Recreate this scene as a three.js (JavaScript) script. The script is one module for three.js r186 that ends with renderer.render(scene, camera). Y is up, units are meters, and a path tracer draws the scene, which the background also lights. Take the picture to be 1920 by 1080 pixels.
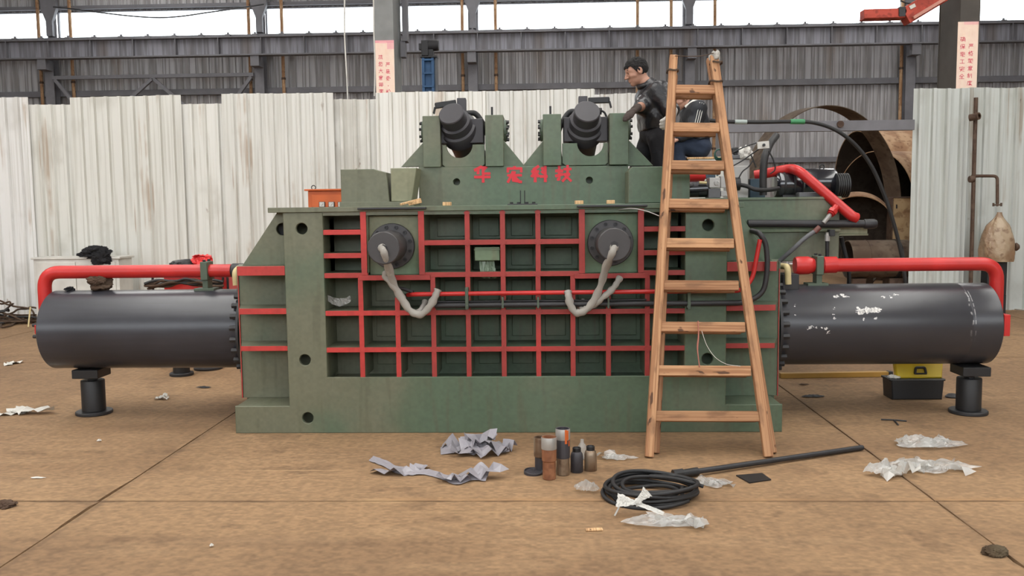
import * as THREE from 'three';
import { RoundedBoxGeometry } from 'three/addons/geometries/RoundedBoxGeometry.js';
import { mergeGeometries, toCreasedNormals } from 'three/addons/utils/BufferGeometryUtils.js';
import { MarchingCubes } from 'three/addons/objects/MarchingCubes.js';
import { RectAreaLightUniformsLib } from 'three/addons/lights/RectAreaLightUniformsLib.js';

// ---------------------------------------------------------------- camera, sky, lights, exposure
const scene = new THREE.Scene();
const V = (x, y, z) => new THREE.Vector3(x, y, z);
const EYE = V(0, 1.6, 0), FOCAL = 1650;
const camera = new THREE.PerspectiveCamera(2 * Math.atan(540 / FOCAL) * 180 / Math.PI, 1920 / 1080, 0.1, 200);
camera.position.copy(EYE);
camera.rotation.order = 'YXZ';
camera.rotation.set(-5.06 * Math.PI / 180, 2 * Math.PI / 180, -0.65 * Math.PI / 180);
camera.updateMatrixWorld(true);
scene.background = new THREE.Color(0.92, 0.96, 1.0);          // even overcast sky
scene.backgroundIntensity = 5;
const renderer = new THREE.WebGLRenderer({ antialias: true });
renderer.toneMapping = THREE.LinearToneMapping;
renderer.toneMappingExposure = 1.0;
renderer.shadowMap.enabled = true;
RectAreaLightUniformsLib.init();
// roof skylights of the two bays: [x centre, z centre, width, length]
const SKYLIGHTS = [[-13.5, -4, 2.6, 15], [-6.2, -4, 2.6, 15], [1.1, -4, 2.6, 15], [8.4, -4, 2.6, 15], [-10, -19.5, 1.6, 7], [-1, -19.5, 1.6, 7], [8, -19.5, 1.6, 7]];
const SKYLIGHT_POWER = 4.2;
for (const [x, z, w, l] of SKYLIGHTS) {
  const a = new THREE.RectAreaLight(new THREE.Color(1, 0.98, 0.95), SKYLIGHT_POWER * (z < -14 ? 1.8 : 1), w, l);
  a.position.set(x, 9.72, z); a.lookAt(x, 0, z); scene.add(a);
}

// ---------------------------------------------------------------- helpers
function ray(px, py) { return V((px - 960) / FOCAL, -(py - 540) / FOCAL, -1).applyQuaternion(camera.quaternion); }
function at(px, py, z) { const d = ray(px, py); return EYE.clone().addScaledVector(d, z / d.z); }             // the point of the plane z seen at a pixel
function fl(px, py, y = 0) { const d = ray(px, py); return EYE.clone().addScaledVector(d, (y - EYE.y) / d.y); } // the point of the level y seen at a pixel
function onPlane(px, py, p, n) { const d = ray(px, py); return EYE.clone().addScaledVector(d, p.clone().sub(EYE).dot(n) / d.dot(n)); }
let seed = 7;
const rnd = () => { seed = (seed * 1664525 + 1013904223) >>> 0; return seed / 4294967296; };
const rr = (a, b) => a + (b - a) * rnd();
const used = {};
function numbered(n) { used[n] = (used[n] ?? -1) + 1; return used[n] ? n + '_' + String(used[n]).padStart(3, '0') : n; }

// uv in metres, by the dominant axis of each triangle
function tri(g) {
  if (g.index) g = g.toNonIndexed();
  if (!g.attributes.normal) g.computeVertexNormals();
  const p = g.attributes.position, uv = new Float32Array(p.count * 2), a = V(), b = V(), c = V();
  for (let i = 0; i < p.count; i += 3) {
    a.fromBufferAttribute(p, i); b.fromBufferAttribute(p, i + 1); c.fromBufferAttribute(p, i + 2);
    const n = b.clone().sub(a).cross(c.clone().sub(a)), x = Math.abs(n.x), y = Math.abs(n.y), z = Math.abs(n.z);
    [a, b, c].forEach((q, k) => {
      const j = (i + k) * 2;
      if (z >= x && z >= y) { uv[j] = q.x; uv[j + 1] = q.y; } else if (y >= x) { uv[j] = q.x; uv[j + 1] = q.z; } else { uv[j] = q.z; uv[j + 1] = q.y; }
    });
  }
  const o = new THREE.BufferGeometry();
  o.setAttribute('position', new THREE.BufferAttribute(new Float32Array(p.array), 3));
  o.setAttribute('normal', new THREE.BufferAttribute(new Float32Array(g.attributes.normal.array), 3));
  o.setAttribute('uv', new THREE.BufferAttribute(uv, 2));
  return o;
}
const join = (geos) => { const l = [geos].flat(9).map(tri); return l.length > 1 ? mergeGeometries(l) : l[0]; };
function tag(o, label, category, group, kind) {
  if (label) o.userData.label = label;
  if (category) o.userData.category = category;
  if (group) o.userData.group = group;
  if (kind) o.userData.kind = kind;
  return o;
}
function makeMesh(name, geo, m) { const o = new THREE.Mesh(geo, m); o.name = name; o.castShadow = o.receiveShadow = true; return o; }
function thing(name, label, category, base = [0, 0, 0], group) {
  const o = new THREE.Group(); o.name = numbered(name); o.position.set(...base); scene.add(o); o.userData.base = V(...base);
  return tag(o, label, category, group);
}
function part(parent, name, geos, m, label) {          // geometry is given in the hall's coordinates
  let r = parent; while (r.parent && r.parent !== scene) r = r.parent;
  const g = join(geos); g.translate(-r.position.x, -r.position.y, -r.position.z);
  const o = makeMesh(name, g, m); parent.add(o); if (label) o.userData.label = label;
  return o;
}
function single(name, label, category, geos, m, group) {
  const g = join(geos); g.computeBoundingBox(); const b = g.boundingBox, c = V((b.min.x + b.max.x) / 2, b.min.y, (b.min.z + b.max.z) / 2);
  g.translate(-c.x, -c.y, -c.z);
  const o = makeMesh(numbered(name), g, m); o.position.copy(c); scene.add(o);
  return tag(o, label, category, group);
}
function struct(name, geos, m, parent) { const o = makeMesh(parent ? name : numbered(name), join(geos), m); (parent ?? scene).add(o); if (!parent) o.userData.kind = 'structure'; return o; }
function structGroup(name) { const o = new THREE.Group(); o.name = numbered(name); o.userData.kind = 'structure'; scene.add(o); return o; }

// ---------------------------------------------------------------- shapes
function box(x0, x1, y0, y1, z0, z1, r = 0.004) {
  const w = Math.abs(x1 - x0), h = Math.abs(y1 - y0), d = Math.abs(z1 - z0), m = Math.min(w, h, d);
  const g = r > 0 ? new RoundedBoxGeometry(w, h, d, 1, Math.min(r, m * 0.3)) : new THREE.BoxGeometry(w, h, d);
  return g.translate((x0 + x1) / 2, (y0 + y1) / 2, (z0 + z1) / 2);
}
function bar(p, q, w, h, up = V(0, 1, 0), r = 0.004) {            // a straight bar of section w x h
  const d = q.clone().sub(p), l = d.length(), z = d.normalize(), x = up.clone().cross(z).normalize(), y = z.clone().cross(x);
  const g = r > 0 ? new RoundedBoxGeometry(w, h, l, 1, Math.min(r, w * 0.3, h * 0.3)) : new THREE.BoxGeometry(w, h, l);
  return g.applyMatrix4(new THREE.Matrix4().makeBasis(x, y, z).setPosition(p.clone().add(q).multiplyScalar(0.5)));
}
function plate(pts, holes, z0, z1, bevel = 0.003) {               // an outline in x, y with depth from z0 to z1
  const s = new THREE.Shape(pts.map(([x, y]) => new THREE.Vector2(x, y)));
  for (const [x, y, r] of holes) s.holes.push(new THREE.Path().absarc(x, y, r, 0, Math.PI * 2, true));
  const d = Math.abs(z1 - z0);
  const g = new THREE.ExtrudeGeometry(s, { depth: d - 2 * bevel, bevelEnabled: bevel > 0, bevelSize: bevel, bevelThickness: bevel, bevelSegments: 1, bevelOffset: -bevel, curveSegments: 20 });
  return g.translate(0, 0, Math.min(z0, z1) + bevel);
}
function plateXZ(pts, y0, y1) {                                      // an outline in x, z between two heights
  const g = new THREE.ExtrudeGeometry(new THREE.Shape(pts.map(([x, z]) => new THREE.Vector2(x, -z))), { depth: y1 - y0, bevelEnabled: false });
  return g.rotateX(-Math.PI / 2).translate(0, y0, 0);
}
function lathe(profile, p, dir, seg = 32, crease = 0.6) {          // profile of [radius, distance along dir]
  let g = new THREE.LatheGeometry(profile.map(([r, t]) => new THREE.Vector2(Math.max(r, 0.0001), t)), seg);
  g = toCreasedNormals(g.toNonIndexed(), crease);
  g.applyQuaternion(new THREE.Quaternion().setFromUnitVectors(V(0, 1, 0), dir.clone().normalize()));
  return g.translate(p.x, p.y, p.z);
}
function rod(p, q, r, seg = 12, r2 = r) { const d = q.clone().sub(p); return lathe([[0, 0], [r, 0], [r2, d.length()], [0, d.length()]], p, d, seg); }
function bend(pts, rad, n = 6) {                                   // rounds the corners of a run of points
  const out = [pts[0]];
  for (let i = 1; i < pts.length - 1; i++) {
    const a = pts[i - 1], b = pts[i], c = pts[i + 1], l1 = b.distanceTo(a), l2 = b.distanceTo(c), r = Math.min(rad, l1 * 0.48, l2 * 0.48);
    const s = b.clone().lerp(a, r / l1), e = b.clone().lerp(c, r / l2);
    for (let k = 0; k <= n; k++) { const t = k / n; out.push(s.clone().multiplyScalar((1 - t) ** 2).addScaledVector(b, 2 * t * (1 - t)).addScaledVector(e, t * t)); }
  }
  out.push(pts[pts.length - 1]);
  return out;
}
const smooth = (pts, n = 40, closed = false) => new THREE.CatmullRomCurve3(pts, closed, 'centripetal').getPoints(n);
function sweep(pts, r, seg = 10, flat = 1) {                       // a tube along points; r may be a function of 0..1; flat squashes it
  const P = [], N = [], I = [], n = pts.length, R = typeof r === 'function' ? r : () => r;
  let side = V(), t = V();
  const tangent = (i) => pts[Math.min(i + 1, n - 1)].clone().sub(pts[Math.max(i - 1, 0)]).normalize();
  t = tangent(0); side = (Math.abs(t.y) < 0.9 ? V(0, 1, 0) : V(1, 0, 0)).cross(t).normalize();
  for (let i = 0; i < n; i++) {
    t = tangent(i); side.addScaledVector(t, -side.dot(t)).normalize();
    const up = t.clone().cross(side), rad = R(i / (n - 1));
    for (let k = 0; k <= seg; k++) {
      const a = k / seg * Math.PI * 2, d = side.clone().multiplyScalar(Math.cos(a)).addScaledVector(up, Math.sin(a) * flat);
      P.push(pts[i].x + d.x * rad, pts[i].y + d.y * rad, pts[i].z + d.z * rad);
      d.normalize(); N.push(d.x, d.y, d.z);
    }
  }
  const w = seg + 1;
  for (let i = 0; i < n - 1; i++) for (let k = 0; k < seg; k++) { const a = i * w + k, b = a + w; I.push(a, a + 1, b, a + 1, b + 1, b); }
  for (const [i, s] of [[0, -1], [n - 1, 1]]) {
    const c = P.length / 3, d = tangent(i).multiplyScalar(s);
    P.push(pts[i].x, pts[i].y, pts[i].z); N.push(d.x, d.y, d.z);
    for (let k = 0; k <= seg; k++) { const j = (i * w + k) * 3; P.push(P[j], P[j + 1], P[j + 2]); N.push(d.x, d.y, d.z); }
    for (let k = 0; k < seg; k++) s > 0 ? I.push(c, c + 1 + k, c + 2 + k) : I.push(c, c + 2 + k, c + 1 + k);
  }
  const g = new THREE.BufferGeometry();
  g.setAttribute('position', new THREE.Float32BufferAttribute(P, 3)); g.setAttribute('normal', new THREE.Float32BufferAttribute(N, 3)); g.setIndex(I);
  return g;
}
const hexBolt = (p, dir, r, h) => toCreasedNormals(lathe([[0, 0], [r, 0], [r, h], [0, h]], p, dir, 6), 0.2);

// crumpled sheet spanned by two half-axes about a centre; keep(u, v) below 0 leaves a hole outside its outline
function crumple(c, ax, ay, h, sd, width = () => 1, nu = 30, nv = 16) {
  const P = [], I = [], up = ax.clone().cross(ay).normalize(); if (up.y < 0) up.negate();
  const f = (a, b) => { const n1 = Math.abs(vn(a * 3.1 + sd, b * 2.3 + sd * 1.7, 997, 997) - 0.5) * 2, n2 = Math.abs(vn(a * 7.7 + sd * 3, b * 5.1, 997, 997) - 0.5) * 2; return 0.65 * n1 + 0.35 * n2; };
  for (let j = 0; j <= nv; j++) for (let i = 0; i <= nu; i++) {
    const u = i / nu, v = j / nv, w = Math.max(0.02, width(u, v)), q = vn(u * 9 + sd * 5, v * 2, 997, 997) - 0.5, q2 = vn(v * 7 + sd * 9, u * 2, 997, 997) - 0.5;
    const p = c.clone().addScaledVector(ax, (u * 2 - 1) * (1 + 0.12 * q2)).addScaledVector(ay, (v * 2 - 1) * w * (1 + 0.25 * q)).addScaledVector(up, h * f(u * 3, v * 2) * (0.35 + 0.65 * Math.sin(Math.PI * Math.min(1, Math.max(0, v)))));
    P.push(p.x, p.y, p.z);
  }
  for (let j = 0; j < nv; j++) for (let i = 0; i < nu; i++) { const a = j * (nu + 1) + i, b = a + nu + 1; I.push(a, a + 1, b, a + 1, b + 1, b); }
  const g = new THREE.BufferGeometry(); g.setAttribute('position', new THREE.Float32BufferAttribute(P, 3)); g.setIndex(I); g.computeVertexNormals();
  return toCreasedNormals(g.toNonIndexed(), 0.5);
}
function heap(c, rx, rz, h, sd, n = 46, lean = 0) {                      // a crumpled sheet lying in a heap: sharp creases, ragged outline
  const P = [], I = [], N = (x, y, k) => Math.abs(vn(x + sd * 3.7, y + sd * 5.3, 997, 997) - 0.5) * 2 * k;
  for (let j = 0; j <= n; j++) for (let i = 0; i <= n; i++) {
    let a = i / n * 2 - 1, b = j / n * 2 - 1; const q = Math.max(Math.abs(a), Math.abs(b)), L = Math.hypot(a, b) || 1, th = Math.atan2(b, a), x0 = a / L * q, y0 = b / L * q;
    const edge = 0.62 + 0.75 * vn(Math.cos(th) * 1.9 + sd, Math.sin(th) * 1.9 + sd * 2.3, 997, 997), x = x0 * edge + 0.12 * (vn(x0 * 4 + sd, y0 * 4, 997, 997) - 0.5), y = y0 * edge + 0.12 * (vn(x0 * 4, y0 * 4 + sd, 997, 997) - 0.5);
    const u = x * 1.2 + y * 0.7, v = y * 1.3 - x * 0.5, f = 0.6 * (1 - N(u * 1.5 + 20, v * 1.2 + 20, 1)) + 0.34 * N(u * 2.9 + 40, v * 2.3 + 40, 1) + 0.07 * N(v * 6 + 60, u * 6 + 60, 1);
    P.push(c.x + x * rx, c.y + h * f * Math.pow(Math.max(0, 1 - q * q * 0.92), 0.55) + 0.004 + h * 0.12 * N(th * 3 + 9, q * 5, 1), c.z + y * rz + lean * f * h);
  }
  for (let j = 0; j < n; j++) for (let i = 0; i < n; i++) { const a = j * (n + 1) + i, b = a + n + 1; I.push(a, b, a + 1, a + 1, b, b + 1); }
  const g = new THREE.BufferGeometry(); g.setAttribute('position', new THREE.Float32BufferAttribute(P, 3)); g.setIndex(I); g.computeVertexNormals();
  return toCreasedNormals(g.toNonIndexed(), 0.35);
}
function folds(c, rx, rz, h, sd, k, w = 0.06) {                         // flat strips folded over each other
  seed = sd * 977 + 5; const out = [];
  for (let q = 0; q < k; q++) {
    const a = rr(0, 6.28), rad = Math.sqrt(rnd()) * 0.8, n = 3 + Math.floor(rnd() * 3), hd0 = rr(0, 6.28), P = [], I = [];
    let p = V(c.x + Math.cos(a) * rad * rx, c.y + 0.004 + rnd() * h * 0.35, c.z + Math.sin(a) * rad * rz), hd = hd0, ww = w * rr(0.7, 1.3), up = rnd() < 0.5;
    for (let i = 0; i <= n; i++) {
      const side = V(-Math.sin(hd), rr(-0.5, 0.5), Math.cos(hd)).normalize().multiplyScalar(ww);
      for (const s of [-1, 0, 1]) { const v = p.clone().addScaledVector(side, s); v.y = Math.max(c.y + 0.003, v.y + (s ? 0 : rr(0, 0.012))); P.push(v.x, v.y, v.z); }
      p = p.clone().add(V(Math.cos(hd) * rr(0.4, 0.9) * ww * 1.5, (up ? 1 : -1) * rr(0.3, 1) * h * 0.7, Math.sin(hd) * rr(0.4, 0.9) * ww * 1.1)); p.y = Math.max(c.y + 0.004, Math.min(c.y + h, p.y)); up = !up; hd += rr(-0.7, 0.7);
    }
    for (let i = 0; i < n; i++) for (let s = 0; s < 2; s++) { const b = i * 3 + s; I.push(b, b + 3, b + 1, b + 1, b + 3, b + 4); }
    const g = new THREE.BufferGeometry(); g.setAttribute('position', new THREE.Float32BufferAttribute(P, 3)); g.setIndex(I);
    const f = g.toNonIndexed(); f.computeVertexNormals(); out.push(f);
  }
  return out;
}
function lump(c, rx, ry, rz, sd, amp = 0.35, detail = 12, freq = 2.2) {   // an irregular soft lump
  const g = new THREE.IcosahedronGeometry(1, detail), p = g.attributes.position, q = V();
  for (let i = 0; i < p.count; i++) {
    q.fromBufferAttribute(p, i);
    const n = vn(q.x * freq + sd + q.z * 1.3, q.y * freq + sd * 2.1 + q.z * freq, 997, 997) + 0.5 * Math.abs(vn(q.x * freq * 2.6 + q.z * 3.1 + sd, q.y * freq * 2.6 - q.z * 2, 997, 997) - 0.5) - 0.6, k = 1 + amp * n * 2;
    p.setXYZ(i, c.x + q.x * rx * k, c.y + q.y * ry * k, c.z + q.z * rz * k);
  }
  g.deleteAttribute('normal'); g.deleteAttribute('uv');
  const o = toCreasedNormals(g, 0.7); return o;
}

// ---------------------------------------------------------------- noise and textures
const PERM = (() => { const p = new Uint16Array(512); let s = 99; const q = [...Array(256).keys()]; for (let i = 255; i > 0; i--) { s = (s * 1664525 + 1013904223) >>> 0; const j = s % (i + 1); [q[i], q[j]] = [q[j], q[i]]; } for (let i = 0; i < 512; i++) p[i] = q[i & 255]; return p; })();
function vn(x, y, px, py) {                                        // tiling value noise, 0..1
  const ix = Math.floor(x), iy = Math.floor(y), fx = x - ix, fy = y - iy, u = fx * fx * (3 - 2 * fx), v = fy * fy * (3 - 2 * fy);
  const x0 = ((ix % px) + px) % px, x1 = (x0 + 1) % px, y0 = ((iy % py) + py) % py, y1 = (y0 + 1) % py;
  const h = (a, b) => PERM[(PERM[a & 255] + b) & 255] / 255;
  return (h(x0, y0) * (1 - u) + h(x1, y0) * u) * (1 - v) + (h(x0, y1) * (1 - u) + h(x1, y1) * u) * v;
}
function fbm(u, v, fx, fy, oct) { let s = 0, a = 0.5, n = 0; for (let i = 0; i < oct; i++) { s += a * vn(u * fx + i * 17.3, v * fy + i * 9.1, fx, fy); n += a; a *= 0.5; fx *= 2; fy *= 2; } return s / n; }
const sst = (a, b, x) => THREE.MathUtils.smoothstep(x, a, b);
function texture(w, h, size, fn, color = true) {                   // size in metres [x, y]; fn(u, v) gives 0..1 rgb (sRGB when color)
  const d = new Uint8Array(w * h * 4);
  for (let j = 0; j < h; j++) for (let i = 0; i < w; i++) {
    const c = fn(i / w, j / h), o = (j * w + i) * 4;
    for (let k = 0; k < 3; k++) d[o + k] = Math.max(0, Math.min(255, (c.length ? c[k] : c) * 255)); d[o + 3] = 255;
  }
  const t = new THREE.DataTexture(d, w, h); t.magFilter = THREE.LinearFilter; t.minFilter = THREE.LinearMipmapLinearFilter; t.generateMipmaps = true;
  t.wrapS = t.wrapT = THREE.RepeatWrapping; t.repeat.set(1 / size[0], 1 / size[1]); if (color) t.colorSpace = THREE.SRGBColorSpace; t.needsUpdate = true;
  return t;
}
const mix3 = (a, b, t) => [a[0] + (b[0] - a[0]) * t, a[1] + (b[1] - a[1]) * t, a[2] + (b[2] - a[2]) * t];
const T = {};
T.grime = texture(512, 512, [2, 2], (u, v) => { const n = fbm(u, v, 4, 4, 6), m = fbm(u + 0.3, v, 16, 16, 4); const k = 0.8 + 0.2 * n + 0.1 * (m - 0.5); return [k, k * 0.995, k * 0.98]; });
T.dusty = texture(1024, 1024, [5.2, 5.2], (u, v) => {              // painted steel: thin floor dust, drips, and a broad paler tone at the left
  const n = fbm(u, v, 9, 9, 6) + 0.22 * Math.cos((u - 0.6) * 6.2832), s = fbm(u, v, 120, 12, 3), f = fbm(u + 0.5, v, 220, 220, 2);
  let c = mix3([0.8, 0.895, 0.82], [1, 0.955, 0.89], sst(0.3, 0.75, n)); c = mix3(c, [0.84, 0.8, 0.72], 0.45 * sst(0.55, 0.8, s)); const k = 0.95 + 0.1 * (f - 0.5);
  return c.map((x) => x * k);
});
T.bump = texture(256, 256, [0.5, 0.5], (u, v) => fbm(u, v, 8, 8, 5), false);
T.fence = texture(2048, 1024, [5.3, 6.1], (u, v) => {
  const st = fbm(u, v, 170, 4, 4), bl = fbm(u + 0.2, v, 9, 8, 5), sp = fbm(u, v + 0.4, 37, 23, 4), st2 = fbm(u + 0.6, v, 61, 3, 4);
  let c = mix3([0.93, 0.92, 0.895], [0.84, 0.825, 0.79], 0.8 * sst(0.42, 0.75, st)); c = mix3(c, [0.76, 0.74, 0.7], 0.5 * sst(0.55, 0.8, bl));
  c = mix3(c, [0.66, 0.56, 0.47], 0.6 * sst(0.64, 0.8, st2) * sst(0.4, 0.6, bl)); c = mix3(c, [0.5, 0.42, 0.36], 0.6 * sst(0.8, 0.86, sp) * sst(0.45, 0.7, bl));
  return c;
});
T.siding = texture(512, 512, [4, 4], (u, v) => { const s = fbm(u, v, 80, 3, 4), b = fbm(u, v, 4, 4, 5), w = fbm(u, v, 9, 2, 3); return mix3(mix3([0.9, 0.9, 0.9], [0.7, 0.69, 0.68], sst(0.35, 0.7, s)), [0.62, 0.56, 0.5], 0.55 * sst(0.5, 0.75, w * 0.6 + b * 0.4)); });
T.wood = texture(512, 1024, [0.25, 1.4], (u, v) => {
  const g = fbm(u + 0.06 * fbm(u, v, 3, 3, 3), v, 34, 3, 4), d = fbm(u, v, 5, 9, 5), k = fbm(u + 0.1, v + 0.3, 8, 16, 3);
  let c = mix3([0.96, 0.86, 0.75], [0.8, 0.67, 0.56], sst(0.35, 0.68, g)); c = mix3(c, [0.58, 0.49, 0.42], 0.5 * sst(0.52, 0.78, d)); return mix3(c, [0.36, 0.28, 0.23], 0.8 * sst(0.76, 0.84, k));
});
T.rust = texture(512, 512, [1, 1], (u, v) => { const n = fbm(u, v, 5, 5, 6), m = fbm(u + 0.4, v + 0.2, 14, 14, 4); return mix3(mix3([1, 0.95, 0.88], [0.84, 0.74, 0.65], sst(0.35, 0.65, n)), [0.6, 0.48, 0.4], 0.5 * sst(0.55, 0.78, m)); });
T.steel = texture(512, 512, [2, 2], (u, v) => { const n = fbm(u, v, 4, 4, 6), s = fbm(u, v, 6, 120, 3), k = 0.74 + 0.3 * n + 0.12 * (s - 0.5); return [k, k, k * 1.01]; });
T.rough = texture(256, 256, [1.2, 1.2], (u, v) => 0.62 + 0.4 * fbm(u, v, 6, 6, 5), false);
// the floor: swept dust, darker traffic, pale scuffs
const MARKS = [];
for (const [px, py, w, h, a] of [[560, 882, 0.42, 0.014, 0.75], [610, 890, 0.22, 0.012, 0.5], [520, 900, 0.3, 0.01, 0.35], [720, 940, 0.22, 0.03, 0.6], [700, 936, 0.09, 0.02, 0.5], [1010, 900, 0.1, 0.01, 0.25], [1115, 995, 0.06, 0.02, 0.7], [850, 960, 0.5, 0.02, 0.3], [200, 935, 0.6, 0.02, 0.35], [1330, 940, 0.4, 0.015, 0.3]]) { const p = fl(px, py); MARKS.push([p.x, p.z, w, h, a, 0]); }
for (const [px, py, w, h, a] of [[1180, 830, 0.5, 0.12, 0.3], [1560, 830, 0.7, 0.25, 0.25], [1060, 880, 0.3, 0.1, 0.35], [260, 800, 0.6, 0.2, 0.25], [1230, 930, 0.4, 0.2, 0.2], [1850, 1000, 0.4, 0.1, 0.2], [600, 1020, 0.8, 0.05, 0.2], [300, 1010, 0.9, 0.05, 0.2]]) { const p = fl(px, py); MARKS.push([p.x, p.z, w, h, a, 1]); }
T.floor = texture(2048, 2048, [9.2, 9.2], (u, v) => {
  const n = fbm(u, v, 6, 6, 7), s = fbm(u, v, 14, 60, 5), f = fbm(u + 0.3, v + 0.7, 330, 420, 3), b = fbm(u + 0.6, v + 0.1, 3, 5, 5), d = fbm(u + 0.15, v + 0.45, 40, 46, 4);
  let c = mix3([0.82, 0.69, 0.555], [0.72, 0.595, 0.475], sst(0.3, 0.72, n)); c = mix3(c, [0.88, 0.755, 0.62], 0.4 * sst(0.55, 0.78, s)); c = mix3(c, [0.64, 0.525, 0.42], 0.45 * sst(0.5, 0.78, b)); c = mix3(c, [0.6, 0.49, 0.39], 0.4 * sst(0.6, 0.78, d));
  const k = 1 + 0.3 * (f - 0.5); c = c.map((x) => x * k);
  { const dz = ((v * 9.2 + 4.73) % 4.6 + 6.9) % 4.6 - 2.3 + 0.03 * (s - 0.5), dx = ((u * 9.2 + 2.488) % 4.61 + 6.915) % 4.61 - 2.305; c = mix3(c, [0.92, 0.74, 0.55], 0.5 * Math.exp(-(((dz + 0.02) / 0.035) ** 2)) * sst(0.3, 0.6, s)); c = mix3(c, [0.4, 0.31, 0.25], 0.55 * Math.exp(-((dz / 0.012) ** 2)) * sst(0.25, 0.55, d)); c = mix3(c, [0.46, 0.37, 0.3], 0.3 * Math.exp(-((dx / 0.02) ** 2)) * sst(0.25, 0.55, d)); }
  for (const m of MARKS) {
    let dx = ((u * 9.2 - m[0]) % 9.2 + 13.8) % 9.2 - 4.6, dz = ((v * 9.2 - m[1]) % 9.2 + 13.8) % 9.2 - 4.6; dx /= m[2]; dz /= m[3];
    const q = dx * dx + dz * dz; if (q < 4) c = mix3(c, m[5] ? [0.5, 0.39, 0.31] : [1, 0.87, 0.7], m[4] * Math.exp(-q * 1.6) * (0.5 + 1.1 * s));
  }
  return c;
});

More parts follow.
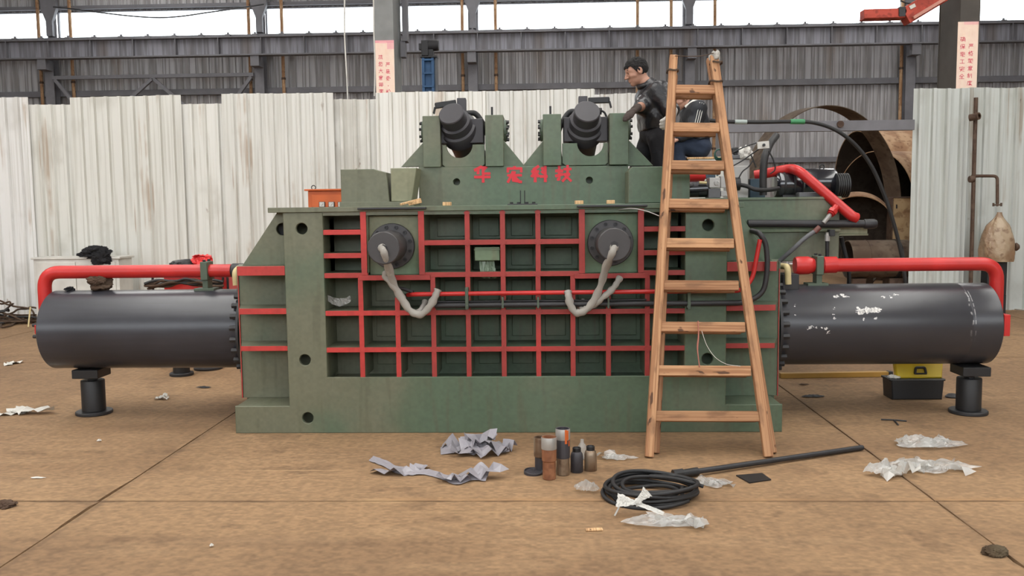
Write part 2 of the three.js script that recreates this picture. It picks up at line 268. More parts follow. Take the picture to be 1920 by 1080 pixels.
const mat = (o) => new THREE.MeshStandardMaterial(o), phys = (o) => new THREE.MeshPhysicalMaterial(o);
const lin = (r, g, b) => new THREE.Color().setRGB(r, g, b);
const M = {
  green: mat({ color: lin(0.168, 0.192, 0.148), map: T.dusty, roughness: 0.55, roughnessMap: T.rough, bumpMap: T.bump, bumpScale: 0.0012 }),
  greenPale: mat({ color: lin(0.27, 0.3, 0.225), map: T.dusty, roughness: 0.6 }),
  greenClip: mat({ color: lin(0.1, 0.14, 0.1), map: T.grime, roughness: 0.5 }),
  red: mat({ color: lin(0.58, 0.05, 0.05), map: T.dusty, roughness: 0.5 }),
  redPipe: mat({ color: lin(0.66, 0.03, 0.028), map: T.grime, roughness: 0.38 }),
  barrel: mat({ color: lin(0.05, 0.051, 0.06), map: T.steel, roughness: 0.3, bumpMap: T.bump, bumpScale: 0.0004 }),
  dark: mat({ color: lin(0.03, 0.03, 0.034), map: T.grime, roughness: 0.5 }),
  black: mat({ color: lin(0.014, 0.014, 0.015), roughness: 0.5 }),
  blackGloss: phys({ color: lin(0.012, 0.013, 0.018), roughness: 0.22, clearcoat: 0.8, clearcoatRoughness: 0.08 }),
  rubber: mat({ color: lin(0.016, 0.016, 0.017), roughness: 0.58 }),
  castDark: mat({ color: lin(0.055, 0.052, 0.062), map: T.grime, roughness: 0.5 }),
  flangeSteel: mat({ color: lin(0.07, 0.066, 0.07), map: T.grime, roughness: 0.45 }),
  white: mat({ color: lin(0.78, 0.77, 0.74), map: T.grime, roughness: 0.5 }),
  fence: mat({ color: lin(0.8, 0.81, 0.82), map: T.fence, roughness: 0.55, bumpMap: T.bump, bumpScale: 0.001, side: THREE.DoubleSide }),
  fenceCool: mat({ color: lin(0.62, 0.67, 0.68), map: T.fence, roughness: 0.55, bumpMap: T.bump, bumpScale: 0.001, side: THREE.DoubleSide }),
  siding: mat({ color: lin(0.54, 0.53, 0.54), map: T.siding, roughness: 0.7 }),
  wallPlain: mat({ color: lin(0.5, 0.49, 0.47), map: T.grime, roughness: 0.9 }),
  roof: mat({ color: lin(0.45, 0.45, 0.46), map: T.grime, roughness: 0.8 }),
  beam: mat({ color: lin(0.2, 0.2, 0.225), map: T.grime, roughness: 0.7 }),
  girder: mat({ color: lin(0.3, 0.3, 0.34), map: T.siding, roughness: 0.7 }),
  columnPale: mat({ color: lin(0.3, 0.31, 0.315), map: T.grime, roughness: 0.7 }),
  columnDark: mat({ color: lin(0.1, 0.088, 0.078), map: T.grime, roughness: 0.7 }),
  rustRod: mat({ color: lin(0.42, 0.3, 0.2), map: T.rust, roughness: 0.8 }),
  rustPipe: mat({ color: lin(0.1, 0.07, 0.055), map: T.rust, roughness: 0.75 }),
  shell: mat({ color: lin(0.42, 0.3, 0.205), map: T.rust, roughness: 0.75 }),
  shellInner: mat({ color: lin(0.035, 0.028, 0.022), map: T.rust, roughness: 0.95 }),  // shade of the deep mouths is put into this near-black rust colour
  shellDark: mat({ color: lin(0.1, 0.08, 0.062), map: T.rust, roughness: 0.8 }),
  wood: mat({ color: lin(0.5, 0.345, 0.235), map: T.wood, roughness: 0.75 }),
  woodPale: mat({ color: lin(0.8, 0.68, 0.48), map: T.wood, roughness: 0.8 }),
  floor: mat({ color: lin(0.45, 0.405, 0.335), map: T.floor, roughness: 0.85, bumpMap: T.bump, bumpScale: 0.0015 }),
  floorDark: mat({ color: lin(0.06, 0.045, 0.035), roughness: 1 }),
  orange: mat({ color: lin(0.78, 0.16, 0.03), map: T.grime, roughness: 0.5 }),
  jib: mat({ color: lin(0.5, 0.075, 0.05), map: T.rust, roughness: 0.6 }),
  blue: mat({ color: lin(0.04, 0.13, 0.3), map: T.grime, roughness: 0.5 }),
  yellow: mat({ color: lin(0.85, 0.62, 0.03), map: T.grime, roughness: 0.4 }),
  tan: mat({ color: lin(0.42, 0.32, 0.2), map: T.rust, roughness: 0.8 }),
  wrap: mat({ color: lin(0.42, 0.4, 0.37), map: T.grime, roughness: 0.8, bumpMap: T.bump, bumpScale: 0.004 }),
  alu: mat({ color: lin(0.5, 0.49, 0.48), map: T.grime, roughness: 0.42, metalness: 0.4 }),
  grey: mat({ color: lin(0.16, 0.165, 0.18), map: T.grime, roughness: 0.5 }),
  teal: mat({ color: lin(0.03, 0.06, 0.085), roughness: 0.4 }),
  cream: mat({ color: lin(0.75, 0.62, 0.33), map: T.grime, roughness: 0.6 }),
  film: phys({ color: lin(0.82, 0.82, 0.8), roughness: 0.2, transmission: 0.72, thickness: 0, side: THREE.DoubleSide, bumpMap: T.bump, bumpScale: 0.004 }),
  filmGreen: phys({ color: lin(0.3, 0.4, 0.28), roughness: 0.3, transmission: 0.5, thickness: 0, side: THREE.DoubleSide, bumpMap: T.bump, bumpScale: 0.004 }),
  filmMilky: phys({ color: lin(0.78, 0.77, 0.74), roughness: 0.4, transmission: 0.45, thickness: 0, side: THREE.DoubleSide, bumpMap: T.bump, bumpScale: 0.004 }),
  foil: mat({ color: lin(0.3, 0.285, 0.31), roughness: 0.35, side: THREE.DoubleSide, bumpMap: T.bump, bumpScale: 0.003 }),
  paper: mat({ color: lin(0.62, 0.6, 0.55), roughness: 0.9, side: THREE.DoubleSide }),
  skin: mat({ color: lin(0.42, 0.22, 0.15), roughness: 0.55 }),
  hair: mat({ color: lin(0.01, 0.009, 0.009), roughness: 0.95 }),
  leather: mat({ color: lin(0.018, 0.018, 0.021), roughness: 0.36, bumpMap: T.bump, bumpScale: 0.012 }),
  trousers: mat({ color: lin(0.014, 0.013, 0.016), roughness: 0.85, bumpMap: T.bump, bumpScale: 0.01 }),
  jeans: mat({ color: lin(0.02, 0.03, 0.055), roughness: 0.9, bumpMap: T.bump, bumpScale: 0.01 }),
  glove: mat({ color: lin(0.55, 0.53, 0.5), roughness: 0.95 }),
  gloveDark: mat({ color: lin(0.05, 0.035, 0.03), roughness: 0.95 }),
  rag: mat({ color: lin(0.1, 0.075, 0.06), map: T.rust, roughness: 1, bumpMap: T.bump, bumpScale: 0.01 }),
  ragBlack: mat({ color: lin(0.012, 0.012, 0.014), roughness: 1 }),
  redBag: phys({ color: lin(0.8, 0.05, 0.05), roughness: 0.35, side: THREE.DoubleSide }),
  rustCan: mat({ color: lin(0.32, 0.16, 0.09), map: T.rust, roughness: 0.7 }),
  can: mat({ color: lin(0.3, 0.26, 0.22), map: T.rust, roughness: 0.4, metalness: 0.5 }),
  glass: phys({ color: lin(0.95, 0.97, 0.97), roughness: 0.05, transmission: 1, thickness: 0, side: THREE.DoubleSide }),
  skylight: phys({ color: lin(0.9, 0.9, 0.88), roughness: 0.9, transmission: 0.5, thickness: 0, emissive: lin(1, 0.97, 0.92), emissiveIntensity: 1.2 }),
  lettering: mat({ color: lin(0.62, 0.02, 0.035), roughness: 0.5 }),
  tapeGreen: mat({ color: lin(0.04, 0.22, 0.09), roughness: 0.4 }),
  tapePale: mat({ color: lin(0.35, 0.4, 0.38), roughness: 0.4 }),
};

// the worn right barrel: bright flakes where paint came off (u round the barrel, v along it)
const barrelWorn = M.barrel.clone();
{
  seed = 5; const FL = [];
  for (const [x0, x1, y0, y1, n, s] of [[1602, 1640, 575, 586, 12, 0.022], [1608, 1640, 594, 598, 2, 0.016], [1564, 1632, 551, 560, 6, 0.013], [1650, 1682, 551, 558, 3, 0.012], [1504, 1556, 608, 618, 6, 0.011], [1483, 1490, 568, 590, 3, 0.008], [1552, 1560, 570, 596, 3, 0.009], [1543, 1548, 618, 630, 2, 0.008]])
    for (let i = 0; i < n; i++) { const p = at(rr(x0, x1), rr(y0, y1), -6.66), sy = (p.y - 0.688) / 0.312; FL.push([p.x, Math.asin(Math.max(-1, Math.min(1, sy))) * 0.312, s * rr(0.6, 1.7), s * rr(0.4, 1)]); }
  const W = 1024, Hh = 512, t = texture(W, Hh, [1, 1], (u, v) => {   // u: 1.7 m along, v: 0.9 m round the front
    const x = 1.74 + u * 1.7, s = (v - 0.4) * 0.9, b = 0.74 + 0.3 * fbm(u * 0.5, v * 0.5, 5, 5, 6); let c = [b * 0.27, b * 0.27, b * 0.29], k = 0;
    const ex = 0.02 * (vn(u * 170, v * 90, 997, 997) - 0.5), ey = 0.02 * (vn(u * 120 + 40, v * 80, 997, 997) - 0.5);
    for (const f of FL) { const dx = (x + ex - f[0]) / f[2], dy = (s + ey - f[1]) / f[3], q = dx * dx + dy * dy; if (q < 1) k = Math.max(k, 1); }
    const ring = Math.abs(x - 3.175 - 0.008 * Math.sin(v * 30)) < 0.006 || Math.abs(x - 3.2) < 0.004 ? sst(0.42, 0.6, vn(u * 10, v * 40, 997, 997)) * sst(-0.12, 0.05, s) : 0;
    return mix3(c, [0.95, 0.94, 0.92], Math.min(1, Math.max(k * 0.9, ring * 0.55) * (0.6 + 0.6 * vn(u * 200, v * 110, 997, 997))));
  });
  barrelWorn.map = t; barrelWorn.color = lin(0.85, 0.85, 0.85);
}
// writing: strokes of each character on a 10 by 10 grid (x, y downwards)
const STROKES = {
  '华': '4002 2124 7052 505494 0696 5559', '宏': '5051 1191 1113 9193 1595 4319 5347 6548 4899 6789', '科': '4012 0343 2129 2306 2346 6172 6374 5696 8089', '技': '0343 2028 2818 0645 5292 7074 5585 8549 5599',
  '严': '1191 4144 6164 2234 8274 1595 1519', '是': '2171 2125 7175 2373 2575 1696 4649 4777 27183999', '爱': '7121 2234 5143 7263 1494 1416 9496 2676 4619 3879 7939', '松': '0343 2029 2306 2346 6043 7094 6558 5898 7789',
  '疏': '1141 4132 2325 2545 1848 1618 5191 7071 6283 5393 5558 7578 859899', '忽': '3014 2181 818574 4225 6237 1719 36397978 5657 8789', '大': '1393 5053 5319 5399', '意': '5051 1191 3233 7273 0393 2474762624 2575 1719 37397978 5758',
  '带': '0292 2024 5054 8084 1595 1517 9597 2629 2676 7679 5559', '来': '1191 5059 1292 3234 7264 0595 5519 5599', '，': '5657 5746', '确': '0141 2106 1545481815 6052 61817263 5393 5358 9399 5595 5797', '保': '2004 1319 4080844440 3595 6469 6538 6598',
  '施': '2021 0242 2218 24444837 5042 4191 5393 5459 5999 7377 9396', '工': '1181 5158 0898', '安': '5051 0191 0103 9193 0595 432799 7319', '全': '5004 5094 2474 1676 0999 5459', '格': '0343 2029 2306 2346 6043 61818143 6295 5686895956',
  '规': '0141 0343 2026 2608 2648 56519196 7247 6649 667999', '章': '5051 1191 3233 7273 0393 2474772724 2575 0898 5759', '制': '1103 0242 0444 2029 0646 0608 4648 6165 8189', '度': '5051 1191 1109 2383 4246 6266 4666 3878 3787 8739 4799',
};
const strokesOf = (ch) => (STROKES[ch] ?? '').split(' ').map((s) => s.match(/../g).map((q) => [+q[0] / 9, +q[1] / 9]));
function signTexture(columns, w, h, marks) {                       // columns of [characters, x, first y, step, size] in pixels of the sheet
  const c = document.createElement('canvas'); c.width = w; c.height = h; const g = c.getContext('2d');
  g.fillStyle = '#f3d9c6'; g.fillRect(0, 0, w, h);
  for (let i = 0; i < 260; i++) { g.globalAlpha = rr(0.02, 0.09); g.fillStyle = ['#fff4e6', '#e8a9a0', '#d8b79a'][i % 3]; const s = rr(8, 60); g.fillRect(rr(-20, w), rr(-20, h), s, s * rr(0.4, 2.4)); }
  for (const [x, y, a, b, col, al] of marks) { g.globalAlpha = al; g.fillStyle = col; g.fillRect(x, y, a, b); }
  g.globalAlpha = 0.72; g.strokeStyle = '#c63a4e'; g.lineCap = 'round';
  for (const [text, x, y, step, size] of columns) [...text].forEach((ch, i) => { for (const s of strokesOf(ch)) { g.lineWidth = size * 0.13; g.beginPath(); s.forEach(([a, b], k) => (k ? g.lineTo(x + a * size, y + i * step + b * size) : g.moveTo(x + a * size, y + i * step + b * size))); g.stroke(); } });
  const t = new THREE.CanvasTexture(c); t.colorSpace = THREE.SRGBColorSpace; t.magFilter = THREE.LinearFilter; return t;
}

// ---------------------------------------------------------------- the hall
const ROOF = 9.8, X0 = -20, X1 = 18, Z0 = -25, Z1 = 12, ZM = -14;   // ZM: the row of columns between the two bays
// floor of cast slabs with open joints
const floor = structGroup('floor');
struct('slab_bed', box(X0, X1, -0.3, -0.1, Z0, Z1, 0), M.floorDark, floor);
{
  const xs = [], zs = [];
  for (let k = -4; k <= 5; k++) xs.push(Math.min(X1, Math.max(X0, -2.488 + 4.61 * k)));
  for (let k = -5; k <= 4; k++) zs.push(Math.min(Z1, Math.max(Z0, -4.73 + 4.6 * k)));
  xs[0] = X0; xs[xs.length - 1] = X1; zs[0] = Z0; zs[zs.length - 1] = Z1;
  const edge = (k, t, s) => (s > 0 ? 1 : -1) * (0.004 + 0.007 * Math.abs(vn(t * 5 + k * 31.7, k * 7.1, 997, 997) - 0.3) + 0.016 * sst(0.82, 0.97, vn(t * 2.3 + k * 11, k * 3.3 + s, 997, 997)));
  for (let i = 0; i < xs.length - 1; i++) for (let j = 0; j < zs.length - 1; j++) {
    const x0 = xs[i], x1 = xs[i + 1], z0 = zs[j], z1 = zs[j + 1], near = Math.abs((x0 + x1) / 2) < 9 && z1 > -12 && z0 < 2, n = near ? 50 : 2, p = [];
    for (let k = 0; k < n; k++) { const t = x0 + (x1 - x0) * k / n; p.push([t, -(z1 - (near ? edge(j + 1, t, 1) * 1 : 0.006))]); }
    for (let k = 0; k < n; k++) { const t = z1 + (z0 - z1) * k / n; p.push([x1 - (near ? edge(i + 40, t, 1) : 0.006), -t]); }
    for (let k = 0; k < n; k++) { const t = x1 + (x0 - x1) * k / n; p.push([t, -(z0 - (near ? edge(j, t, -1) : -0.006))]); }
    for (let k = 0; k < n; k++) { const t = z0 + (z1 - z0) * k / n; p.push([x0 - (near ? edge(i + 39, t, -1) : -0.006), -t]); }
    const g = new THREE.ExtrudeGeometry(new THREE.Shape(p.map(([a, b]) => new THREE.Vector2(a, b))), { depth: 0.1, bevelEnabled: false });
    g.rotateX(-Math.PI / 2); g.translate(0, -0.1, 0);
    struct('floor_slab', g, M.floor, floor);
  }
}
// corrugated sheet of a given profile between x0 and x1, facing +z
function corrugated(x0, x1, y0, y1, z, pitch, depth, th, phase = 0, rib = 0.3, topRag = 0) {
  const f = [], key = [[0, 0], [0.5 - rib / 2 - 0.07, 0], [0.5 - rib / 2, 1], [0.5 + rib / 2, 1], [0.5 + rib / 2 + 0.07, 0]];
  const at01 = (t) => { t -= Math.floor(t); for (let i = 0; i < key.length; i++) { const a = key[i], b = key[i + 1] ?? [1, 0]; if (t <= b[0]) return a[1] + (b[1] - a[1]) * (t - a[0]) / (b[0] - a[0] || 1); } return 0; };
  const xs = new Set([x0, x1]);
  for (let k = Math.floor((x0 - phase) / pitch) - 1; k <= (x1 - phase) / pitch + 1; k++) for (const q of key) { const x = phase + (k + q[0]) * pitch; if (x > x0 && x < x1) xs.add(x); }
  const list = [...xs].sort((a, b) => a - b);
  for (const x of list) f.push([x, z + depth * at01((x - phase) / pitch)]);
  const pts = [...f, ...f.slice().reverse().map(([x, q]) => [x, q - th])];
  const g = new THREE.ExtrudeGeometry(new THREE.Shape(pts.map(([a, b]) => new THREE.Vector2(a, -b))), { depth: y1 - y0, bevelEnabled: false });
  g.rotateX(-Math.PI / 2); g.translate(0, y0, 0);
  if (topRag) { const p = g.attributes.position; for (let i = 0; i < p.count; i++) if (p.getY(i) > y1 - 0.01) p.setY(i, p.getY(i) - topRag * vn(p.getX(i) * 2.3, z, 997, 997)); }
  return g;
}
const COLX = [-5, -4, -3, -2, -1, 0, 1, 2].map((k) => 4.06 + 5.93 * k).filter((x) => x > X0 && x < X1);
const back = structGroup('wall_back');
struct('lower_siding', corrugated(X0, X1, 0, 6.4, Z0 - 0.06, 0.19, 0.05, 0.01), M.siding, back);
struct('upper_siding', corrugated(X0, X1, 7.31, ROOF, Z0 - 0.06, 0.19, 0.05, 0.01), M.siding, back);
for (const [y, h] of [[5.02, 0.16], [2.9, 0.14], [1.2, 0.14], [6.32, 0.1], [7.4, 0.1]]) struct('purlin', box(X0, X1, y - h / 2, y + h / 2, Z0 + 0.0, Z0 + 0.14), M.beam, back);
// ribbon window of one bay after another: bars, frame and pane
for (let i = -1; i < COLX.length; i++) {
  const a = (COLX[i] ?? X0) + 0.1, b = (COLX[i + 1] ?? X1) - 0.1, w = structGroup('window_' + (i + 2));
  if (b - a < 0.5) { scene.remove(w); continue; }
  struct('window_frame', [box(a, b, 6.4, 6.43, Z0 - 0.05, Z0 + 0.03, 0), box(a, b, 7.29, 7.31, Z0 - 0.05, Z0 + 0.03, 0), box(a, a + 0.04, 6.43, 7.29, Z0 - 0.05, Z0 + 0.03, 0), box(b - 0.04, b, 6.43, 7.29, Z0 - 0.05, Z0 + 0.03, 0)], M.beam, w);
  struct('pane', box(a + 0.04, b - 0.04, 6.43, 7.29, Z0 - 0.012, Z0 - 0.008, 0), M.glass, w);
}
// columns on the rear wall: an H section with a haunch, and the runway girder they carry
COLX.forEach((x, i) => {
  const c = structGroup('wall_column');
  struct('flange', [box(x - 0.13, x + 0.13, 0, 5.9, Z0 + 0.42, Z0 + 0.44, 0), box(x - 0.13, x + 0.13, 0, ROOF, Z0 + 0.14, Z0 + 0.16, 0)], M.beam, c);
  struct('web', box(x - 0.02, x + 0.02, 0, 5.9, Z0 + 0.16, Z0 + 0.42, 0), M.beam, c);
  struct('upper_stub', plate([[x - 0.09, 6.6], [x + 0.09, 6.6], [x + 0.09, 7.0], [x + 0.22, 7.35], [x + 0.22, ROOF], [x - 0.22, ROOF], [x - 0.22, 7.35], [x - 0.09, 7.0]], [], Z0 + 0.16, Z0 + 0.3), M.beam, c);
  struct('bracket', box(x - 0.12, x + 0.12, 5.6, 5.88, Z0 + 0.44, Z0 + 0.8), M.beam, c);
});
const girder = structGroup('runway_girder');
struct('web', box(X0, X1, 5.92, 6.36, Z0 + 0.7, Z0 + 0.72, 0), M.girder, girder);
struct('flange', [box(X0, X1, 5.88, 5.92, Z0 + 0.58, Z0 + 0.84), box(X0, X1, 6.36, 6.4, Z0 + 0.56, Z0 + 0.86), box(X0, X1, 6.4, 6.46, Z0 + 0.68, Z0 + 0.74)], M.beam, girder);
for (let x = X0 + 0.6; x < X1; x += 1.18) struct('stiffener', box(x - 0.012, x + 0.012, 5.92, 6.36, Z0 + 0.72, Z0 + 0.84, 0), M.beam, girder);
for (let x = X0 + 0.4; x < X1; x += 0.74) struct('rail_clip', [box(x - 0.07, x + 0.07, 6.4, 6.45, Z0 + 0.74, Z0 + 0.86), rod(V(x, 6.43, Z0 + 0.8), V(x, 6.5, Z0 + 0.8), 0.03, 6)], M.beam, girder);
// wind bracing between two rear columns at the left
{
  const xa = COLX.find((x) => Math.abs(x + 13.73) < 0.3), xb = xa + 5.93, z = Z0 + 0.5, br = structGroup('wind_bracing');
  struct('strut', box(xa + 0.13, xb - 0.13, 5.36, 5.46, z - 0.05, z + 0.05), M.beam, br);
  for (const [a, b] of [[V(xa + 0.2, 5.36, z), V(xa + 1.1, 4.2, z)], [V((xa + xb) / 2, 5.36, z), V((xa + xb) / 2 - 1.4, 4.2, z)], [V((xa + xb) / 2, 5.36, z), V((xa + xb) / 2 + 1.3, 4.2, z)], [V(xb - 0.2, 5.36, z), V(xb - 1.1, 4.2, z)]]) struct('brace', bar(a, b, 0.09, 0.09), M.beam, br);
}
// rain pipes down the rear wall
[[-14.09, 1], [-13.18, 1], [-8.12, 1], [-7.19, 1], [-2.16, 1], [-1.24, 1], [2.66, 1], [3.58, 1], [4.77, 1], [9.83, 1]].forEach(([x], i) => {
  const o = structGroup('rain_pipe'), z = Z0 + 0.2;
  struct('pipe', rod(V(x, 0, z), V(x, ROOF, z), 0.045, 10), M.rustRod, o);
  struct('pipe_clip', [rod(V(x, 5.3, z), V(x, 5.36, z), 0.06, 10), rod(V(x, 3.2, z), V(x, 3.26, z), 0.06, 10)], M.rustPipe, o);
});
// other walls and the roof
struct('wall_left', box(X0 - 0.2, X0, 0, ROOF, Z0, Z1, 0), M.wallPlain);
struct('wall_right', box(X1, X1 + 0.2, 0, ROOF, Z0, Z1, 0), M.wallPlain);
const front = structGroup('wall_front');
struct('lower_wall', box(X0, X1, 0, 3.6, Z1, Z1 + 0.2, 0), M.wallPlain, front);
struct('upper_wall', box(X0, X1, 8.4, ROOF, Z1, Z1 + 0.2, 0), M.wallPlain, front);
for (let x = X0; x <= X1; x += 3.8) struct('mullion', box(x - 0.06, x + 0.06, 3.6, 8.4, Z1 + 0.04, Z1 + 0.16, 0), M.beam, front);
const ceiling = structGroup('ceiling');
{
  const zone = (za, zb, list) => {                                 // roof sheets left and right of the skylights and at their ends
    let x = X0; const g = [];
    for (const [sx, sz, w, l] of list) { g.push(box(x, sx - w / 2, ROOF, ROOF + 0.15, za, zb, 0), box(sx - w / 2, sx + w / 2, ROOF, ROOF + 0.15, za, sz - l / 2, 0), box(sx - w / 2, sx + w / 2, ROOF, ROOF + 0.15, sz + l / 2, zb, 0)); x = sx + w / 2; }
    g.push(box(x, X1, ROOF, ROOF + 0.15, za, zb, 0)); return g;
  };
  struct('roof_sheet', [...zone(ZM, Z1, SKYLIGHTS.slice(0, 4)), ...zone(Z0, ZM, SKYLIGHTS.slice(4))], M.roof, ceiling);
  for (const [x, z, w, l] of SKYLIGHTS) struct('skylight', box(x - w / 2, x + w / 2, ROOF + 0.02, ROOF + 0.06, z - l / 2, z + l / 2, 0), M.skylight, ceiling);
}
// the two columns between the bays, with their red-lettered boards
function innerColumn(x0, x1, m, label) {
  const c = thing('steel_column', label, 'column', [(x0 + x1) / 2, 0, ZM - 0.37]);
  part(c, 'flange', [box(x0, x1, 0, ROOF, ZM - 0.03, ZM), box(x0, x1, 0, ROOF, ZM - 0.74, ZM - 0.71)], m);
  part(c, 'web', [box(x0 + 0.01, x0 + 0.03, 0, ROOF, ZM - 0.71, ZM - 0.03, 0), box(x1 - 0.03, x1 - 0.01, 0, ROOF, ZM - 0.71, ZM - 0.03, 0)], m);
  part(c, 'base_plate', box(x0 - 0.1, x1 + 0.1, 0, 0.04, ZM - 0.84, ZM + 0.1), m);
  return c;
}
const columnA = innerColumn(-2.6, -2.3, M.columnPale, 'pale grey box column with a red-lettered board, behind the white fence');
part(columnA, 'cable_tray', [box(-2.24, -2.16, 4.35, 5.2, ZM - 0.7, ZM - 0.5), box(-2.28, -2.2, 4.1, 4.36, ZM - 0.68, ZM - 0.52)], M.beam);
innerColumn(6.42, 6.72, M.columnDark, 'dark brown-grey box column with a red-lettered board, behind the fence near the standpipe');
function board(x0, x1, y0, y1, label, tex) {
  const z = ZM + 0.012, m = mat({ map: tex, roughness: 0.8 });
  const g = join(box(x0, x1, y0, y1, z - 0.008, z, 0)), p = g.attributes.position, uv = g.attributes.uv;
  for (let i = 0; i < p.count; i++) uv.setXY(i, (p.getX(i) - x0) / (x1 - x0), (p.getY(i) - y0) / (y1 - y0));
  g.translate(-(x0 + x1) / 2, -y0, -z);
  const o = makeMesh(numbered('slogan_board'), g, m); o.position.set((x0 + x1) / 2, y0, z); scene.add(o);
  tag(o, label, 'sign');
}
board(-2.59, -2.295, 3.3, 4.27, 'pinkish slogan board with faded red characters on the pale column above the fence', signTexture([['疏忽大意带来', 44, 230, 108, 66], ['严是爱，松', 160, 345, 108, 66]], 300, 990, [[0, 0, 300, 40, '#e2849a', 0.6], [190, 30, 110, 110, '#e58aa0', 0.45], [60, 20, 120, 30, '#f7b9bd', 0.6]]));
board(6.385, 6.695, 3.15, 4.39, 'pinkish slogan board with two columns of red characters on the dark column', signTexture([['确保施工安全', 45, 228, 112, 68], ['严格规章制度', 168, 330, 112, 68]], 310, 1240, [[90, 0, 220, 46, '#e2849a', 0.35], [0, 1000, 310, 200, '#f3c9a4', 0.4]]));
// white sheet-metal site fence, board after board
const FENCE_Z = -13.3;
const fenceA = thing('sheet_fence', 'long white corrugated sheet-metal fence of overlapping boards behind the press', 'fence', [-3.2, 0, FENCE_Z]);
{
  let prev = -8.9, k = 0;
  for (const [x1, top, dz] of [[-7.78, 3.4, 0], [-7.07, 3.29, -0.03], [-5.42, 3.39, 0.03], [-4.75, 3.26, -0.03], [-3.11, 3.395, 0.03], [-2.412, 3.305, -0.03], [-0.79, 3.385, 0.02], [0.8, 3.39, -0.01], [1.74, 3.305, 0.02]]) {
    const m = M.fence.clone(), q = rr(0.9, 1.04); m.color = lin(0.88 * q, 0.9 * q, 0.92 * q * rr(0.97, 1.02)); m.map = T.fence.clone(); m.map.offset.set(rnd(), rnd());
    part(fenceA, 'fence_board', corrugated(prev - 0.05, x1, 0.0, top, FENCE_Z + dz, 0.2, 0.042, 0.004, prev + rr(0, 0.1), 0.2, 0.03), m); prev = x1;
  }
  part(fenceA, 'fence_rail', [box(-8.9, 1.7, 2.72, 2.78, FENCE_Z - 0.13, FENCE_Z - 0.08), box(-8.9, 1.7, 0.6, 0.66, FENCE_Z - 0.13, FENCE_Z - 0.08)], M.beam);
  for (const x of [-8.2, -6.1, -4, -1.9, 0.2, 1.6]) part(fenceA, 'fence_post', box(x - 0.03, x + 0.03, 0, 3.1, FENCE_Z - 0.2, FENCE_Z - 0.13), M.beam);
}
const fenceB = thing('sheet_fence', 'short pale corrugated sheet-metal fence of two boards behind the standpipe', 'fence', [6.9, 0, FENCE_Z - 0.1]);
part(fenceB, 'fence_board', corrugated(5.462, 6.27, 0, 3.315, FENCE_Z, 0.2, 0.04, 0.004, 5.46, 0.22, 0.03), M.fenceCool);
part(fenceB, 'fence_board', corrugated(6.22, 9.5, 0, 3.35, FENCE_Z - 0.28, 0.23, 0.03, 0.004, 6.3, 0.2, 0.03), M.fenceCool);
part(fenceB, 'fence_rail', [box(5.75, 9.4, 2.5, 2.56, FENCE_Z - 0.4, FENCE_Z - 0.34), box(5.75, 9.4, 0.6, 0.66, FENCE_Z - 0.4, FENCE_Z - 0.34)], M.beam);
for (const x of [5.8, 7.2, 9.2]) part(fenceB, 'fence_post', box(x - 0.03, x + 0.03, 0, 3.1, FENCE_Z - 0.47, FENCE_Z - 0.4), M.beam);
// grey rail bridging the gap between the fences
{
  const o = thing('barrier_beam', 'grey steel beam bridging the gap between the two fences', 'beam', [3.6, 0, -13.25]);
  const y0 = 2.7, y1 = 2.85, z = -13.2;
  part(o, 'beam', [box(1.78, 5.45, y0, y1, z - 0.012, z), box(1.78, 5.45, y1 - 0.012, y1, z - 0.09, z - 0.012), box(1.78, 5.45, y0, y0 + 0.012, z - 0.09, z - 0.012)], M.beam);
  part(o, 'post', [box(1.64, 1.72, 0, y1, z - 0.24, z - 0.16), box(5.62, 5.7, 0, y1, z - 0.24, z - 0.16), box(1.64, 1.8, y0 + 0.02, y1 - 0.02, z - 0.2, z - 0.16), box(5.4, 5.7, y0 + 0.02, y1 - 0.02, z - 0.2, z - 0.16), box(5.36, 5.44, y0 + 0.02, y1 - 0.02, z - 0.18, z - 0.08)], M.beam);
  const c = at(1575, 233, z); part(o, 'lug', lathe([[0, 0], [0.05, 0], [0.05, 0.03], [0, 0.03]], c, V(0, 0, 1), 12), M.rustPipe);
}
// hanging white wires from the roof
for (const [pts, label] of [[[[646, -30], [646, 60], [650, 140], [652, 186]], 'thin white wire hanging from the roof left of the pale column'], [[[700, -30], [701, 60], [703, 120], [702, 180]], 'thin white wire running down the edge of the pale column']])
  single('hanging_wire', label, 'wire', sweep(smooth([at(pts[0][0], pts[0][1], -13.75).setY(ROOF - 0.01), ...pts.map(([x, y]) => at(x, y, -13.75))], 30), 0.012, 6), M.white);
{
  const p = [[100, 13], [300, 33], [400, 22], [495, 8]].map(([x, y]) => at(x, y, Z0 + 0.6));
  single('slung_cable', 'thin cable sagging along the ribbon window at the upper left', 'cable', sweep(smooth(p, 30), 0.02, 6), M.dark);
}
